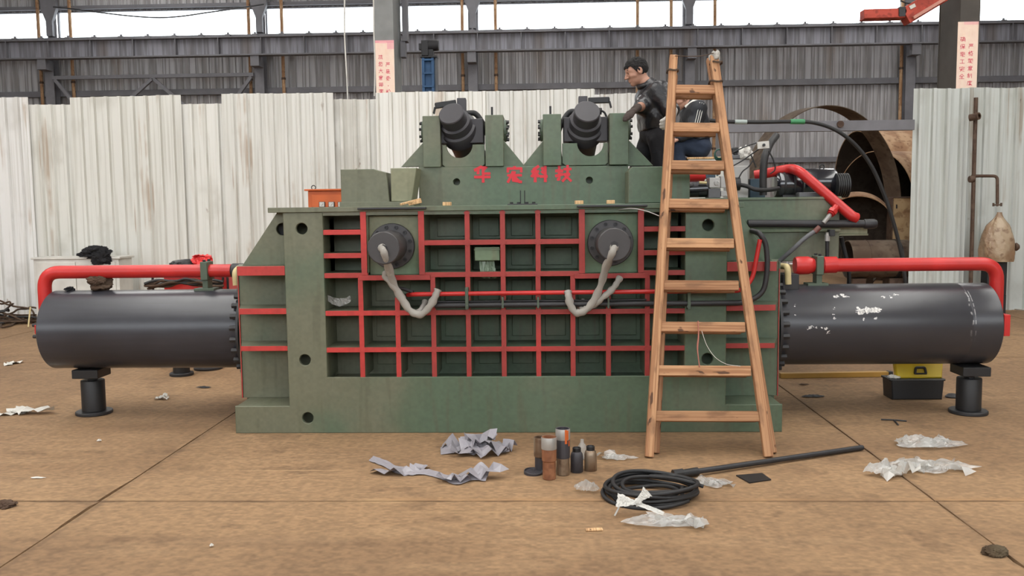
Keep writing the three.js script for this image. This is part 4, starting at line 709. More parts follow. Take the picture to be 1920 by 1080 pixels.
// ---------------------------------------------------------------- hydraulic power pack on its tank, right of the press
const TZ = -7.3;
const pack = thing('power_pack', 'hydraulic power pack with black motors and red pipes on a green tank, behind the ladder', 'machine', [2.0, 0, -8.0]);
{
  const p = (n, g, m, l) => part(pack, n, g, m, l), P = (x, y, z = TZ) => at(x, y, z);
  p('tank', [box(1.32, 2.43, 1.155, 1.676, -9.7, TZ, 0.006)], M.green);
  p('tank_leg', box(1.5, 1.7, 0, 1.155, -8.2, -7.75, 0.004), M.green);
  p('tank_rim', box(1.3, 2.44, 1.66, 1.68, -9.71, TZ + 0.012, 0.003), M.green);
  p('side_bracket', [box(2.43, 2.665, 1.375, 1.46, TZ - 0.2, TZ - 0.02, 0.004), box(2.43, 2.665, 1.36, 1.375, TZ - 0.25, TZ + 0.0, 0.002)], M.greenPale);
  p('return_line', sweep([P(1402, 419, TZ + 0.06), P(1622, 420, TZ + 0.06)], 0.031, 16), M.dark, 'black return line');
  p('line_cap', lathe([[0, 0], [0.036, 0], [0.04, 0.01], [0.04, 0.08], [0.03, 0.1], [0, 0.105]], P(1620, 420, TZ + 0.06), V(1, 0, 0), 18), M.dark);
  p('support_rail', box(P(1405, 420).x, 2.43, 1.395, 1.42, TZ, TZ + 0.03, 0.003), M.greenPale);
  p('grey_hose', sweep(smooth([P(1533, 430, TZ + 0.12), P(1510, 446, TZ + 0.13), P(1488, 466, TZ + 0.12), P(1462, 489, TZ + 0.05)], 20), 0.018, 10), M.grey);
  p('hose_end', rod(P(1527, 435, TZ + 0.12), P(1537, 426, TZ + 0.12), 0.023, 12), mat({ color: lin(0.14, 0.05, 0.04), roughness: 0.5 }));
  p('drop_hose', [sweep([P(1551, 440, TZ + 0.1), P(1551, 500, TZ + 0.1)], 0.015, 10)], M.rubber);
  p('hose_nut', [lathe([[0, 0], [0.022, 0], [0.022, 0.05], [0.014, 0.055], [0.014, 0.07], [0, 0.07]], P(1551, 452, TZ + 0.1), V(0, 1, 0), 8)], M.alu);
  p('hose_tee', box(P(1546, 440).x, P(1556, 440).x, P(1550, 442).y, P(1550, 430).y, TZ + 0.06, TZ + 0.13, 0.004), M.black);
  p('side_hose', sweep(smooth([P(1577, 445, TZ - 0.3), P(1583, 470, TZ - 0.3), P(1591, 505, TZ - 0.3), P(1592, 560, TZ - 0.3)], 20), 0.018, 10), M.rubber);
  // slanting red suction pipe with its stub
  p('red_pipe', sweep(bend([P(1415, 329, TZ - 0.35), P(1484, 316, TZ - 0.25), P(1500, 322, TZ - 0.1), P(1598, 406, TZ + 0.08), P(1606, 409, TZ + 0.07)], 0.06), 0.042, 18), M.redPipe, 'slanting red pipe');
  p('pipe_stub', [rod(P(1568, 388, TZ + 0.06), P(1557, 402, TZ + 0.1), 0.028, 14), rod(P(1563, 394, TZ + 0.09), P(1559, 399, TZ + 0.1), 0.038, 6)], M.redPipe);
  p('stub_pipe', rod(P(1557, 402, TZ + 0.09), P(1544, 418, TZ + 0.1), 0.017, 12), M.alu, 'bare metal pipe end');
  // black electric motors
  const motor = (x0, x1, y, r, z, name) => {
    const a = P(x0, y, z), b = P(x1, y, z), L = b.x - a.x, m = p(name, lathe([[0, 0], [r * 0.8, 0], [r * 0.95, 0.015], [r, 0.03], [r, L - 0.03], [r * 0.95, L - 0.012], [r * 0.8, L], [0, L]], a, V(1, 0, 0), 40), M.blackGloss, 'glossy black electric motor');
    part(m, 'mounting_foot', box(a.x + L * 0.2, b.x - L * 0.2, 1.676, a.y - r * 0.7, z - r * 0.8, z + r * 0.8, 0.005), M.black);
    return { m, a, b, L };
  };
  const m1 = motor(1452, 1502, 347, 0.12, TZ - 0.3, 'motor'), m2 = motor(1503, 1566, 343, 0.125, TZ - 0.55, 'motor');
  for (const q of [0.25, 0.6, 0.9]) part(m1.m, 'band', lathe([[0.121, 0], [0.124, 0.002], [0.124, 0.014], [0.121, 0.016]], m1.a.clone().add(V(m1.L * q, 0, 0)), V(1, 0, 0), 40), M.black);
  part(m2.m, 'lifting_eye', new THREE.TorusGeometry(0.018, 0.006, 8, 16).translate(m2.a.x + m2.L * 0.6, m2.a.y + 0.14, TZ - 0.55), M.black);
  p('fan_cowl', [0, 1, 2, 3, 4, 5].map((k) => lathe([[0, 0], [0.105, 0], [0.105, 0.012], [0.09, 0.014], [0.09, 0.018], [0, 0.018]], P(1566, 348, TZ - 0.45).add(V(k * 0.018, 0, 0)), V(1, 0, 0), 28)), M.black);
  p('cooler', [box(P(1420, 340).x, P(1450, 340).x, 1.68, P(1440, 335, TZ - 0.3).y, TZ - 0.5, TZ - 0.25, 0.006)], M.teal);
  p('oil_pan', box(P(1505, 364).x, P(1565, 364).x, 1.678, 1.72, TZ - 0.3, TZ - 0.1, 0.01), M.grey);
  // valve blocks at the left
  p('manifold', box(P(1378, 340).x, P(1413, 340).x, 1.68, P(1390, 311, TZ - 0.2).y, TZ - 0.4, TZ - 0.18, 0.006), M.alu, 'pale metal manifold block');
  p('valve_body', [box(P(1330, 340).x, P(1351, 340).x, P(1340, 352).y, P(1340, 333).y, TZ - 0.14, TZ + 0.0, 0.005), lathe([[0.022, 0], [0.022, 0.008], [0.012, 0.01], [0.012, 0.003], [0, 0.003]], P(1344, 343, TZ), V(0, 0, 1), 18)], M.alu);
  p('valve_base', box(P(1329, 340).x, P(1352, 340).x, 1.68, P(1340, 353).y, TZ - 0.16, TZ - 0.01, 0.005), M.grey);
  p('valve_base', [box(P(1353, 340).x, P(1366, 340).x, P(1340, 368).y, P(1340, 358).y, TZ - 0.12, TZ - 0.02, 0.003), box(P(1353, 340).x, P(1364, 340).x, P(1340, 352).y, P(1340, 330).y, TZ - 0.12, TZ - 0.03, 0.003)], M.alu);
  p('solenoid', [lathe([[0, 0], [0.05, 0], [0.055, 0.01], [0.055, 0.06], [0, 0.065]], P(1373, 345, TZ - 0.08), V(1, 0, 0), 16), box(P(1374, 345).x, P(1388, 345).x, P(1340, 355).y, P(1340, 334).y, TZ - 0.14, TZ - 0.04, 0.008)], M.black);
  p('pump', lathe([[0, 0], [0.06, 0], [0.075, 0.015], [0.075, 0.03], [0.068, 0.04], [0.068, 0.2], [0.055, 0.21], [0, 0.21]], P(1282, 355, TZ - 0.1), V(1, 0, 0), 28), M.blackGloss, 'black pump');
  p('brass_plug', rod(P(1311, 342, TZ - 0.02), P(1325, 343, TZ - 0.02), 0.011, 10), M.cream);
  p('valve_block', [box(P(1318, 330).x, P(1350, 330).x, P(1330, 335, TZ - 0.2).y, P(1330, 322, TZ - 0.2).y, TZ - 0.32, TZ - 0.18, 0.008), ...[1324, 1331, 1338, 1345].map((x) => hexBolt(P(x, 328, TZ - 0.18), V(0, 0, 1), 0.01, 0.008))], M.teal);
  p('red_elbow', sweep(bend([P(1268, 372, TZ - 0.12), P(1268, 345, TZ - 0.12), P(1276, 329, TZ - 0.14), P(1318, 329, TZ - 0.22)], 0.14, 8), 0.05, 18), M.redPipe, 'thick red elbow pipe');
  p('suction_hose', sweep(smooth([P(1257, 372, TZ - 0.0), P(1268, 362, TZ - 0.0), P(1282, 352, TZ - 0.03), P(1300, 348, TZ - 0.06)], 16), 0.022, 10), M.rubber);
  p('control_hose', sweep(smooth([P(1383, 346, TZ - 0.06), P(1400, 349, TZ - 0.02), P(1415, 355, TZ + 0.0), P(1440, 356, TZ - 0.05), P(1460, 353, TZ - 0.12)], 24), 0.018, 10), M.rubber);
  p('riser_hose', sweep(smooth([P(1431, 366, TZ - 0.06), P(1431, 330, TZ - 0.06), P(1433, 300, TZ - 0.08), P(1442, 274, TZ - 0.2), P(1455, 255, TZ - 0.5)], 30), 0.031, 12), M.rubber, 'thick black riser hose');
  p('tag_plate', bar(P(1420, 273, TZ + 0.02), P(1442, 271, TZ + 0.02), 0.012, 0.058, V(0, 1, 0), 0.002), M.white, 'blank white tag plate');
  p('gland', lathe([[0, 0], [0.012, 0], [0.012, 0.012], [0, 0.012]], P(1432, 272, TZ + 0.03), V(0, 0, 1), 10), M.dark);
  for (const l of [[[1432, 273], [1412, 287], [1392, 301], [1371, 313]], [[1418, 268], [1400, 274], [1382, 282], [1365, 292]], [[1441, 283], [1450, 300], [1453, 318], [1444, 326]], [[1412, 300], [1404, 312], [1392, 322], [1384, 336]], [[1408, 290], [1412, 300], [1418, 314]]])
    p('control_cable', sweep(smooth(l.map(([x, y]) => P(x, y, TZ - 0.05)), 20), 0.006, 6), M.black);
  p('deck_plate', box(1.35, 2.1, 1.676, 1.684, -9.68, -7.9, 0.002), M.green);
}
// things lying on the power pack
{
  const z = -8.0, b = at(1386, 297, z), top = b.y;
  const o = thing('cordless_tool', 'dark power tool with a grey battery lying on the power pack right of the ladder', 'tool', [b.x, 1.684, z]);
  part(o, 'stand', box(b.x - 0.1, b.x + 0.08, 1.684, top - 0.01, z - 0.12, z + 0.06, 0.005), M.alu);
  part(o, 'tool_body', [bar(at(1370, 283, z + 0.03), at(1384, 281, z + 0.03), 0.06, 0.05, V(0, 1, 0), 0.012), bar(at(1378, 283, z + 0.03), at(1380, 296, z + 0.03), 0.04, 0.035, V(1, 0, 0), 0.008)], M.black);
  part(o, 'battery', bar(at(1367, 296, z + 0.03), at(1388, 294, z + 0.03), 0.07, 0.035, V(0, 1, 0), 0.008), M.grey);
}
single('rag', 'crumpled white rag beside the power tool on the power pack', 'rag', lump(at(1399, 287, -7.94), 0.05, 0.06, 0.045, 11, 0.4), M.white);
single('cable_coil', 'small green cable coil hanging beside the ladder on the power pack', 'cable', [0, 1, 2, 3].map((k) => new THREE.TorusGeometry(0.052 - k * 0.004, 0.006, 8, 28).rotateY(0.5 - k * 0.16).translate(at(1348, 291, -8.2).x, at(1348, 291, -8.2).y + k * 0.004, -8.2 + k * 0.008)), mat({ color: lin(0.02, 0.08, 0.06), roughness: 0.5 }));
// long black hose rising over the power pack, taped to the barrier beam
{
  const o = thing('long_hose', 'long black hose with green tape arching over the power pack to the rusty shells', 'hose', [2.6, 0, -9.65]), z = -9.65;
  const pts = [[1300, 222], [1345, 227], [1420, 229], [1480, 228], [1525, 230], [1565, 243], [1600, 268], [1630, 305], [1652, 350], [1670, 400], [1684, 450], [1694, 500], [1700, 560]].map(([x, y], i) => at(x, y, z - 0.02 * i));
  const end = pts[pts.length - 1].clone(); end.y = 0.03; pts.push(end);
  const c = smooth(pts, 90);
  part(o, 'hose', sweep(c, 0.021, 12), M.rubber);
  const wrapAt = (x0, x1, m, l, r) => part(o, 'tape_wrap', sweep(c.filter((q) => q.y > 2 && q.x > at(x0, 229, z).x && q.x < at(x1, 229, z).x), r, 12), m, l);
  wrapAt(1368, 1402, M.tapePale, 'pale tape wrap', 0.024); wrapAt(1478, 1512, M.tapeGreen, 'green tape wrap', 0.028);
}

// ---------------------------------------------------------------- wooden ladder leaning on the press
{
  const zb = -5.58, zt = -6.43;
  const BL = fl(1217, 857), BR = fl(1441, 863); BL.z = zb; BR.z = zb; BL.x = at(1217, 857, zb).x; BR.x = at(1441, 863, zb).x;
  const TL = at(1263, 105, zt), TR = at(1338, 105, zt);
  const nrm = TL.clone().sub(BL).cross(BR.clone().sub(BL)).normalize();
  const o = thing('wooden_ladder', 'old wooden double ladder leaning against the front of the green press', 'ladder', [(BL.x + BR.x) / 2, 0, zb]);
  const dirN = V(0, 0, 0).copy(nrm); if (dirN.z > 0) dirN.negate();
  const back = (x) => dirN.clone().multiplyScalar(0.085).add(V(x, 0, 0));
  const low = (p, q) => { const d = q.clone().sub(p).normalize(); return p.clone().addScaledVector(d, (0.004 - p.y) / d.y); };
  const woodBar = (p, q, w, h) => { // grain along the bar
    const g = tri(bar(V(0, 0, 0), V(0, 0, p.distanceTo(q)), w, h, V(0, 1, 0), 0.006)), P = g.attributes.position, U = g.attributes.uv, off = rr(0, 3);
    for (let i = 0; i < P.count; i++) U.setXY(i, P.getX(i) + P.getY(i) * 1.3 + off, P.getZ(i) + off);
    const d = q.clone().sub(p).normalize(), up = dirN.clone().negate(), x = up.clone().cross(d).normalize(), y = d.clone().cross(x);
    return g.applyMatrix4(new THREE.Matrix4().makeBasis(x, y, d).setPosition(p));
  };
  const raw = (name, geo, m) => { const t = o; geo.translate(-t.position.x, -t.position.y, -t.position.z); const q = makeMesh(name, geo, m); t.add(q); return q; };
  const tones = [M.wood, M.wood.clone(), M.wood.clone()]; tones[1].color = lin(0.42, 0.285, 0.19); tones[2].color = lin(0.56, 0.4, 0.275);
  raw('rail', woodBar(low(BL, TL), TL, 0.056, 0.05), tones[2]);
  raw('rail', woodBar(low(BR, TR), TR, 0.058, 0.05), tones[0]);
  const b2 = back(0.05), t2l = back(0.015), t2r = back(-0.012);
  raw('rail', woodBar(low(BL.clone().add(b2), TL.clone().add(t2l)), TL.clone().add(t2l).add(V(0, -0.1, 0)), 0.05, 0.045), tones[1]);
  raw('rail', woodBar(low(BR.clone().add(back(0.052)), TR.clone().add(t2r)), TR.clone().add(t2r).add(V(0, 0.02, 0)), 0.05, 0.045), tones[0]);
  [[1257, 1342, 168], [1253, 1349, 239], [1249, 1358, 310], [1246, 1366, 382], [1241, 1376, 456], [1238, 1385, 535], [1234, 1397, 613], [1229, 1408, 695], [1225, 1426, 780]].forEach(([xl, xr, y], i) => {
    const a = onPlane(xl, y, BL, nrm), b = onPlane(xr, y + 1, BL, nrm);
    raw('rung', woodBar(a, b, 0.068, 0.03), tones[(i * 2) % 3]);
    raw('rung', woodBar(a.clone().add(back(0.02)), b.clone().add(back(-0.01)), 0.062, 0.03), tones[1]);
  });
  const q = (x, y) => onPlane(x, y, BL, nrm).addScaledVector(dirN, -0.035);
  for (const [x, y, w] of [[1262, 131, 0.034], [1344, 116, 0.036], [1343, 152, 0.04]]) {
    const c = onPlane(x, y, BL, nrm).addScaledVector(dirN, 0.03), lp = [];
    for (let k = 0; k <= 28; k++) { const a = k / 28 * Math.PI * 4; lp.push(c.clone().add(V(Math.cos(a) * w * 1.15, 0.01 * k / 28 + 0.006 * Math.sin(a * 3), Math.sin(a) * 0.085))); }
    part(o, 'rope_binding', sweep(lp, 0.005, 6), M.rag);
  }
  part(o, 'wrapped_tip', lump(onPlane(1340, 108, BL, nrm), 0.034, 0.05, 0.034, 3, 0.3), M.wrap);
  part(o, 'string', sweep(smooth([q(1264, 109), q(1290, 110), q(1315, 109), q(1336, 104)], 16), 0.003, 5), M.rag);
  part(o, 'red_ribbon', sweep(smooth([q(1307, 604), q(1308, 630), q(1306, 655), q(1310, 690)], 16), (t) => 0.016 - 0.005 * Math.sin(t * 9), 8, 0.25), mat({ color: lin(0.42, 0.16, 0.12), roughness: 0.9 }), 'faded red ribbon');
  part(o, 'loose_string', sweep(smooth([q(1314, 622), q(1324, 650), q(1340, 672), q(1360, 684), q(1386, 688)], 20), 0.002, 5), M.paper);
}

// ---------------------------------------------------------------- things behind the press
// orange control cabinet
{
  const z = -9.3, a = at(577, 358, z), w = 0.9, x0 = a.x, x1 = x0 + w, top = a.y, o = thing('control_cabinet', 'orange electrical control cabinet with small meters behind the left end of the press', 'cabinet', [(x0 + x1) / 2, 0, z - 0.2]);
  part(o, 'housing', box(x0, x1, 0.08, top, z - 0.4, z, 0.008), M.orange);
  part(o, 'plinth', box(x0 + 0.03, x1 - 0.03, 0, 0.08, z - 0.37, z - 0.03, 0.003), M.dark);
  part(o, 'top_cover', box(x0 - 0.03, x1 + 0.03, top, top + 0.018, z - 0.43, z + 0.035, 0.004), M.orange);
  const d = part(o, 'door', box(x0 + 0.04, x1 - 0.04, 0.14, top - 0.045, z, z + 0.014, 0.004), M.orange);
  part(d, 'hinge', box(x0 + 0.042, x0 + 0.06, top - 0.25, top - 0.17, z + 0.014, z + 0.024, 0.002), M.dark);
  for (let k = 0; k < 5; k++) {
    const c = at(605 + k * 17.6, 384, z), s = 0.032, m = part(o, 'meter', box(c.x - s, c.x + s, c.y - s, c.y + s, z + 0.014, z + 0.034, 0.004), M.dark, 'square panel meter');
    part(m, 'dial', box(c.x - s + 0.006, c.x + s - 0.006, c.y - s + 0.012, c.y + s - 0.004, z + 0.034, z + 0.037, 0.001), M.white);
    part(m, 'needle', bar(V(c.x - 0.004, c.y - 0.01, z + 0.038), V(c.x + 0.016, c.y + 0.014, z + 0.038), 0.003, 0.001, V(0, 0, 1), 0), M.black);
  }
  part(o, 'lifting_ring', new THREE.TorusGeometry(0.022, 0.005, 8, 18).translate(x0 + 0.05, top + 0.036, z - 0.05), M.dark);
}
single('orange_box', 'small orange steel box half hidden behind the right bearing upright', 'box', box(at(1176, 262, -8.2).x - 0.5, at(1184, 262, -8.2).x, 1.4, at(1180, 258, -8.2).y, -8.5, -8.2, 0.01), M.orange).position.y = 0;
// white cabinet against the fence at the left
{
  const z = -12.55, a = at(62, 483, z), b = at(222, 481, z), o = thing('white_cabinet', 'low white cabinet standing against the fence behind the left cylinder', 'cabinet', [(a.x + b.x) / 2, 0, z - 0.2]);
  part(o, 'case', box(a.x, b.x, 0.06, a.y - 0.03, z - 0.42, z, 0.008), M.white);
  part(o, 'worktop', box(a.x - 0.03, b.x + 0.03, a.y - 0.03, a.y, z - 0.44, z + 0.02, 0.006), M.white);
  part(o, 'door', box(a.x + 0.05, (a.x + b.x) / 2 - 0.006, 0.1, a.y - 0.07, z, z + 0.018, 0.005), M.white);
  part(o, 'door', box((a.x + b.x) / 2 + 0.006, b.x - 0.05, 0.1, a.y - 0.07, z, z + 0.018, 0.005), M.white);
  part(o, 'plinth', box(a.x + 0.02, b.x - 0.02, 0, 0.06, z - 0.4, z - 0.03, 0.002), M.grey);
  const c = at(188, 483, z - 0.1);
  const cl = single('black_cloth', 'crumpled black cloth lying on the right corner of the white cabinet', 'cloth', [lump(V(c.x - 0.06, a.y + 0.06, z - 0.08), 0.19, 0.075, 0.12, 5, 0.6, 14, 3.4), lump(V(c.x + 0.1, a.y + 0.0, z + 0.03), 0.13, 0.11, 0.05, 9, 0.5, 14, 3)], M.ragBlack);
}
// welding set on its stand, hoses and a red bag
{
  const z = -9.1, P = (x, y, q = z) => at(x, y, q), o = thing('welding_machine', 'red and black welding machine with a tube frame and piled hoses behind the left pipe', 'machine', [P(355, 600).x, 0, z - 0.25]);
  const x0 = P(306, 520).x, x1 = P(428, 520).x, y1 = P(360, 504).y, y0 = P(360, 545).y;
  part(o, 'case', box(x0, x1, y0 - 0.1, y1, z - 0.45, z, 0.015), M.redPipe, 'red case');
  part(o, 'top_cover', lump(V(P(337, 494).x, y1 + 0.04, z - 0.15), 0.15, 0.055, 0.12, 21, 0.2), M.black);
  part(o, 'tube_frame', [sweep(bend([V(P(290, 540).x, 0.26, z + 0.04), V(P(290, 540).x, P(290, 516).y, z + 0.04), V(P(430, 540).x, P(290, 516).y, z + 0.04), V(P(430, 540).x, 0.26, z + 0.04)], 0.04), 0.013, 8), sweep(bend([V(P(290, 540).x, 0.26, z - 0.48), V(P(290, 540).x, P(290, 516).y, z - 0.48), V(P(430, 540).x, P(290, 516).y, z - 0.48), V(P(430, 540).x, 0.26, z - 0.48)], 0.04), 0.013, 8)], M.black);
  part(o, 'stand', box(P(290, 540).x, P(430, 540).x, 0.2, 0.26, z - 0.5, z + 0.06, 0.006), M.black);
  part(o, 'cabinet_body', box(x0, x1, 0.26, y0 - 0.1, z - 0.44, z - 0.01, 0.01), M.dark);
  for (const x of [P(300, 540).x, P(420, 540).x]) part(o, 'wheel', lathe([[0, 0], [0.09, 0], [0.1, 0.012], [0.1, 0.038], [0.09, 0.05], [0, 0.05]], V(x, 0.1, z + 0.06), V(0, 0, 1), 24), M.rubber);
  for (const x of [P(300, 540).x, P(420, 540).x]) part(o, 'stand_leg', box(x - 0.02, x + 0.02, 0.0, 0.2, z - 0.46, z - 0.42, 0.003), M.black);
  const h = thing('hose_bundle', 'bundle of dark hoses heaped before the red welding machine', 'hose', [P(345, 540).x, y0, z + 0.14]);
  for (let k = 0; k < 6; k++) { const pts = []; for (let i = 0; i <= 10; i++) pts.push(V(P(285 + 14 * i, 540).x + 0.02 * Math.sin(k * 2 + i), y0 + 0.03 + 0.014 * k + 0.05 * Math.sin(i / 10 * Math.PI) * (1 - 0.1 * k) + 0.012 * Math.sin(i * 1.7 + k), z + 0.1 + 0.02 * (k % 3) + 0.012 * Math.sin(i + k * 3))); part(h, 'hose', sweep(smooth(pts, 40), 0.014, 8), k % 2 ? M.black : M.rag); }
  part(h, 'hose', sweep(smooth([V(P(420, 540).x, y0, z + 0.1), V(P(425, 520).x, y1 - 0.06, z + 0.12), V(P(412, 512).x, y1 - 0.02, z + 0.12), V(P(405, 535).x, y0 + 0.02, z + 0.12)], 24), 0.012, 8), M.black);
  single('red_bag', 'small red plastic bag lying on top of the welding machine', 'bag', [crumple(V(P(373, 487).x, y1 + 0.1, z - 0.1), V(0.095, 0, 0), V(0, 0.03, 0.07), 0.06, 17, (u, v) => 0.8 + 0.4 * Math.sin(u * 5)), lump(V(P(372, 489).x, y1 + 0.06, z - 0.1), 0.085, 0.07, 0.06, 4, 0.5)], M.redBag);
}
{ // low pedestal standing behind the left barrel
  const p = fl(333, 707), x = p.x, z = p.z - 0.1, o = thing('floor_pedestal', 'low black round pedestal on the floor behind the left cylinder', 'stand', [x, 0, z]);
  part(o, 'base_disc', lathe([[0, 0], [0.11, 0], [0.115, 0.005], [0.115, 0.025], [0.11, 0.03], [0, 0.03]], V(x, 0, z), V(0, 1, 0), 32), M.dark);
  part(o, 'column', lathe([[0, 0.03], [0.08, 0.03], [0.08, 0.3], [0.1, 0.32], [0.1, 0.36], [0, 0.36]], V(x, 0, z), V(0, 1, 0), 32), M.black);
}
{ const p = fl(384, 695); single('round_plate', 'flat round dark plate on the floor behind the left cylinder', 'plate', lathe([[0, 0], [0.14, 0], [0.145, 0.006], [0.145, 0.02], [0, 0.022]], V(p.x, 0, p.z - 0.1), V(0, 1, 0), 36), M.dark); }
// heap of cables and a cream stick by the fence at the far left
{
  const o = thing('cable_heap', 'tangle of dark cables heaped on the floor by the fence at the far left', 'cable', [-7.9, 0, -12.7]);
  seed = 31;
  for (let k = 0; k < 12; k++) {
    const pts = [], cx = rr(-8.4, -7.6), cz = rr(-12.85, -12.5), r = rr(0.15, 0.42), ph = rr(0, 6), hi = k < 5 ? rr(0.15, 0.42) : rr(0.02, 0.1);
    for (let i = 0; i <= 12; i++) { const a = ph + i / 12 * Math.PI * rr(1.6, 2.1); pts.push(V(cx + Math.cos(a) * r * 1.4, 0.02 + hi * Math.max(0, Math.sin(i / 12 * Math.PI)) * rr(0.7, 1.1), cz + Math.sin(a) * r * 0.5)); }
    part(o, 'cable', sweep(smooth(pts, 50), 0.014, 7), k % 3 ? M.rag : M.black);
  }
  const L = (l) => l.map(([x, y]) => fl(x, y).setY(0.02));
  part(o, 'cable', sweep(smooth(L([[64, 607], [40, 606], [18, 604], [3, 610], [6, 616], [20, 613], [34, 607], [60, 605]]), 40), 0.014, 7), M.rag);
  const p = fl(53, 615), q = at(57, 576, p.z - 0.12);
  single('stick', 'thin cream stick leaning near the cable heap left of the barrel', 'stick', rod(p.setY(0.012), q, 0.011, 8), M.cream);
}
// rusty rolled shells beyond the fence gap
function shellTube(name, label, c, dir, r, L, m, th = 0.014) {
  const o = thing(name, label, 'steel shell', [c.x, Math.max(0, c.y - r), c.z]), d = dir.clone().normalize();
  part(o, 'shell', lathe([[r - th, 0], [r, 0], [r, L], [0, L]], c, d, 72, 0.5), m);
  part(o, 'inner_wall', lathe([[r - th, 0.01], [r - th, L - th], [0, L - th]], c, d, 72, 0.5), M.shellInner, 'inside wall coloured dark as deep shade');
  part(o, 'weld_seam', lathe([[r, L * 0.3], [r + 0.006, L * 0.302], [r + 0.006, L * 0.307], [r, L * 0.309]], c, d, 72), M.rustPipe);
  return o;
}
{
  const A = at(1602, 335, -19.4), B = at(1636, 385, -16.3), C = at(1588, 486, -13.68), ra = 1.02, rb = 0.98, rc = 0.29;
  const stools = (label, c, d, r, list, w) => { const s = thing('shell_trestle', label, 'trestle', [c.x + d.x, 0, c.z]); for (const t of list) { const x = c.x + d.x * t, z = c.z + d.z * t; part(s, 'stool', box(x - 0.1, x + 0.1, 0, Math.max(0.03, c.y - r), z - w, z + w), M.rustPipe); } };
  const dA = V(1, 0, -0.1).normalize(), dB = V(0.92, 0, -0.38).normalize(), dC = V(1, 0, 0);
  shellTube('steel_shell', 'rear upper rusty steel shell with its dark mouth turned left', A, dA, ra, 4, M.shell); stools('dark steel trestle under the rear upper rusty shell', A, dA, ra, [0.5, 3.2], 0.3);
  shellTube('steel_shell', 'front rusty steel shell with a wide open dark mouth, before the rear one', B, dB, rb, 3, M.shell); stools('dark steel trestle under the front wide-mouthed shell', B, dB, rb, [0.6, 2.2], 0.3);
  const t = shellTube('steel_shell', 'small rusty steel shell lying lowest, just above the red pipe', C, dC, rc, 0.9, M.shellDark); stools('low dark trestle under the small lowest shell behind the red pipe', C, dC, rc, [0.15, 0.7], 0.14);
  part(t, 'strap', lathe([[rc, 0.7], [rc + 0.012, 0.7], [rc + 0.012, 0.75], [rc, 0.75]], C, dC, 40), M.black);
  // tall hoop on edge
  const H = at(1543, 392, -14.3), hd = V(0.47, 0.0, 0.88), hr = 1.59;
  const h = thing('steel_hoop', 'tall thin rusty steel hoop standing on edge behind the power pack', 'hoop', [H.x, 0, H.z]);
  part(h, 'hoop', lathe([[hr - 0.012, -0.16], [hr, -0.16], [hr, 0.16], [hr - 0.012, 0.16], [hr - 0.012, -0.16]], V(H.x, hr + 0.002, H.z), hd, 110, 0.5), M.shellDark);
  // dished head with its dark inside turned to the hall
  const D = at(1604, 430, -14.35), dd = thing('dished_head', 'brown dished tank head with its hollow side outwards under the front shell mouth', 'tank head', [D.x, 0, D.z]), dx = V(-0.2, -0.38, 0.9);
  part(dd, 'dish', lathe([[0, -0.5], [0.3, -0.46], [0.5, -0.34], [0.57, -0.2], [0.58, 0], [0.565, 0]], D, dx, 64, 0.5), M.shell);
  part(dd, 'inner_wall', lathe([[0.565, -0.002], [0.555, -0.2], [0.48, -0.32], [0.3, -0.44], [0, -0.48]], D, dx, 64, 0.8), M.shellInner, 'inside wall coloured dark as deep shade');
  part(dd, 'prop', box(D.x + 0.08, D.x + 0.32, 0, D.y - 0.5, D.z - 0.25, D.z - 0.05, 0.004), M.rustPipe);
  const bz = -14.1, b0 = at(1673, 455, bz), b1 = at(1716, 371, bz), bx = thing('plate_box', 'tan rusty steel plate box standing between the shells and the pale fence', 'box', [(b0.x + b1.x) / 2, 0, bz - 0.2]);
  part(bx, 'panel', box(b0.x, b1.x + 0.15, b0.y, b1.y, bz - 0.2, bz, 0.006), M.tan);
  part(bx, 'frame', [box(b0.x - 0.02, b0.x, 0, b1.y + 0.01, bz - 0.2, bz + 0.01), box(b0.x, b1.x + 0.15, b1.y, b1.y + 0.02, bz - 0.2, bz + 0.01)], M.rustPipe);
  part(bx, 'lower_panel', box(b0.x, b1.x + 0.15, 0, b0.y, bz - 0.19, bz - 0.02, 0.004), M.rustPipe);
  part(bx, 'catch', box(b0.x + 0.04, b0.x + 0.06, b1.y - 0.16, b1.y - 0.1, bz, bz + 0.012, 0.002), M.dark);
}
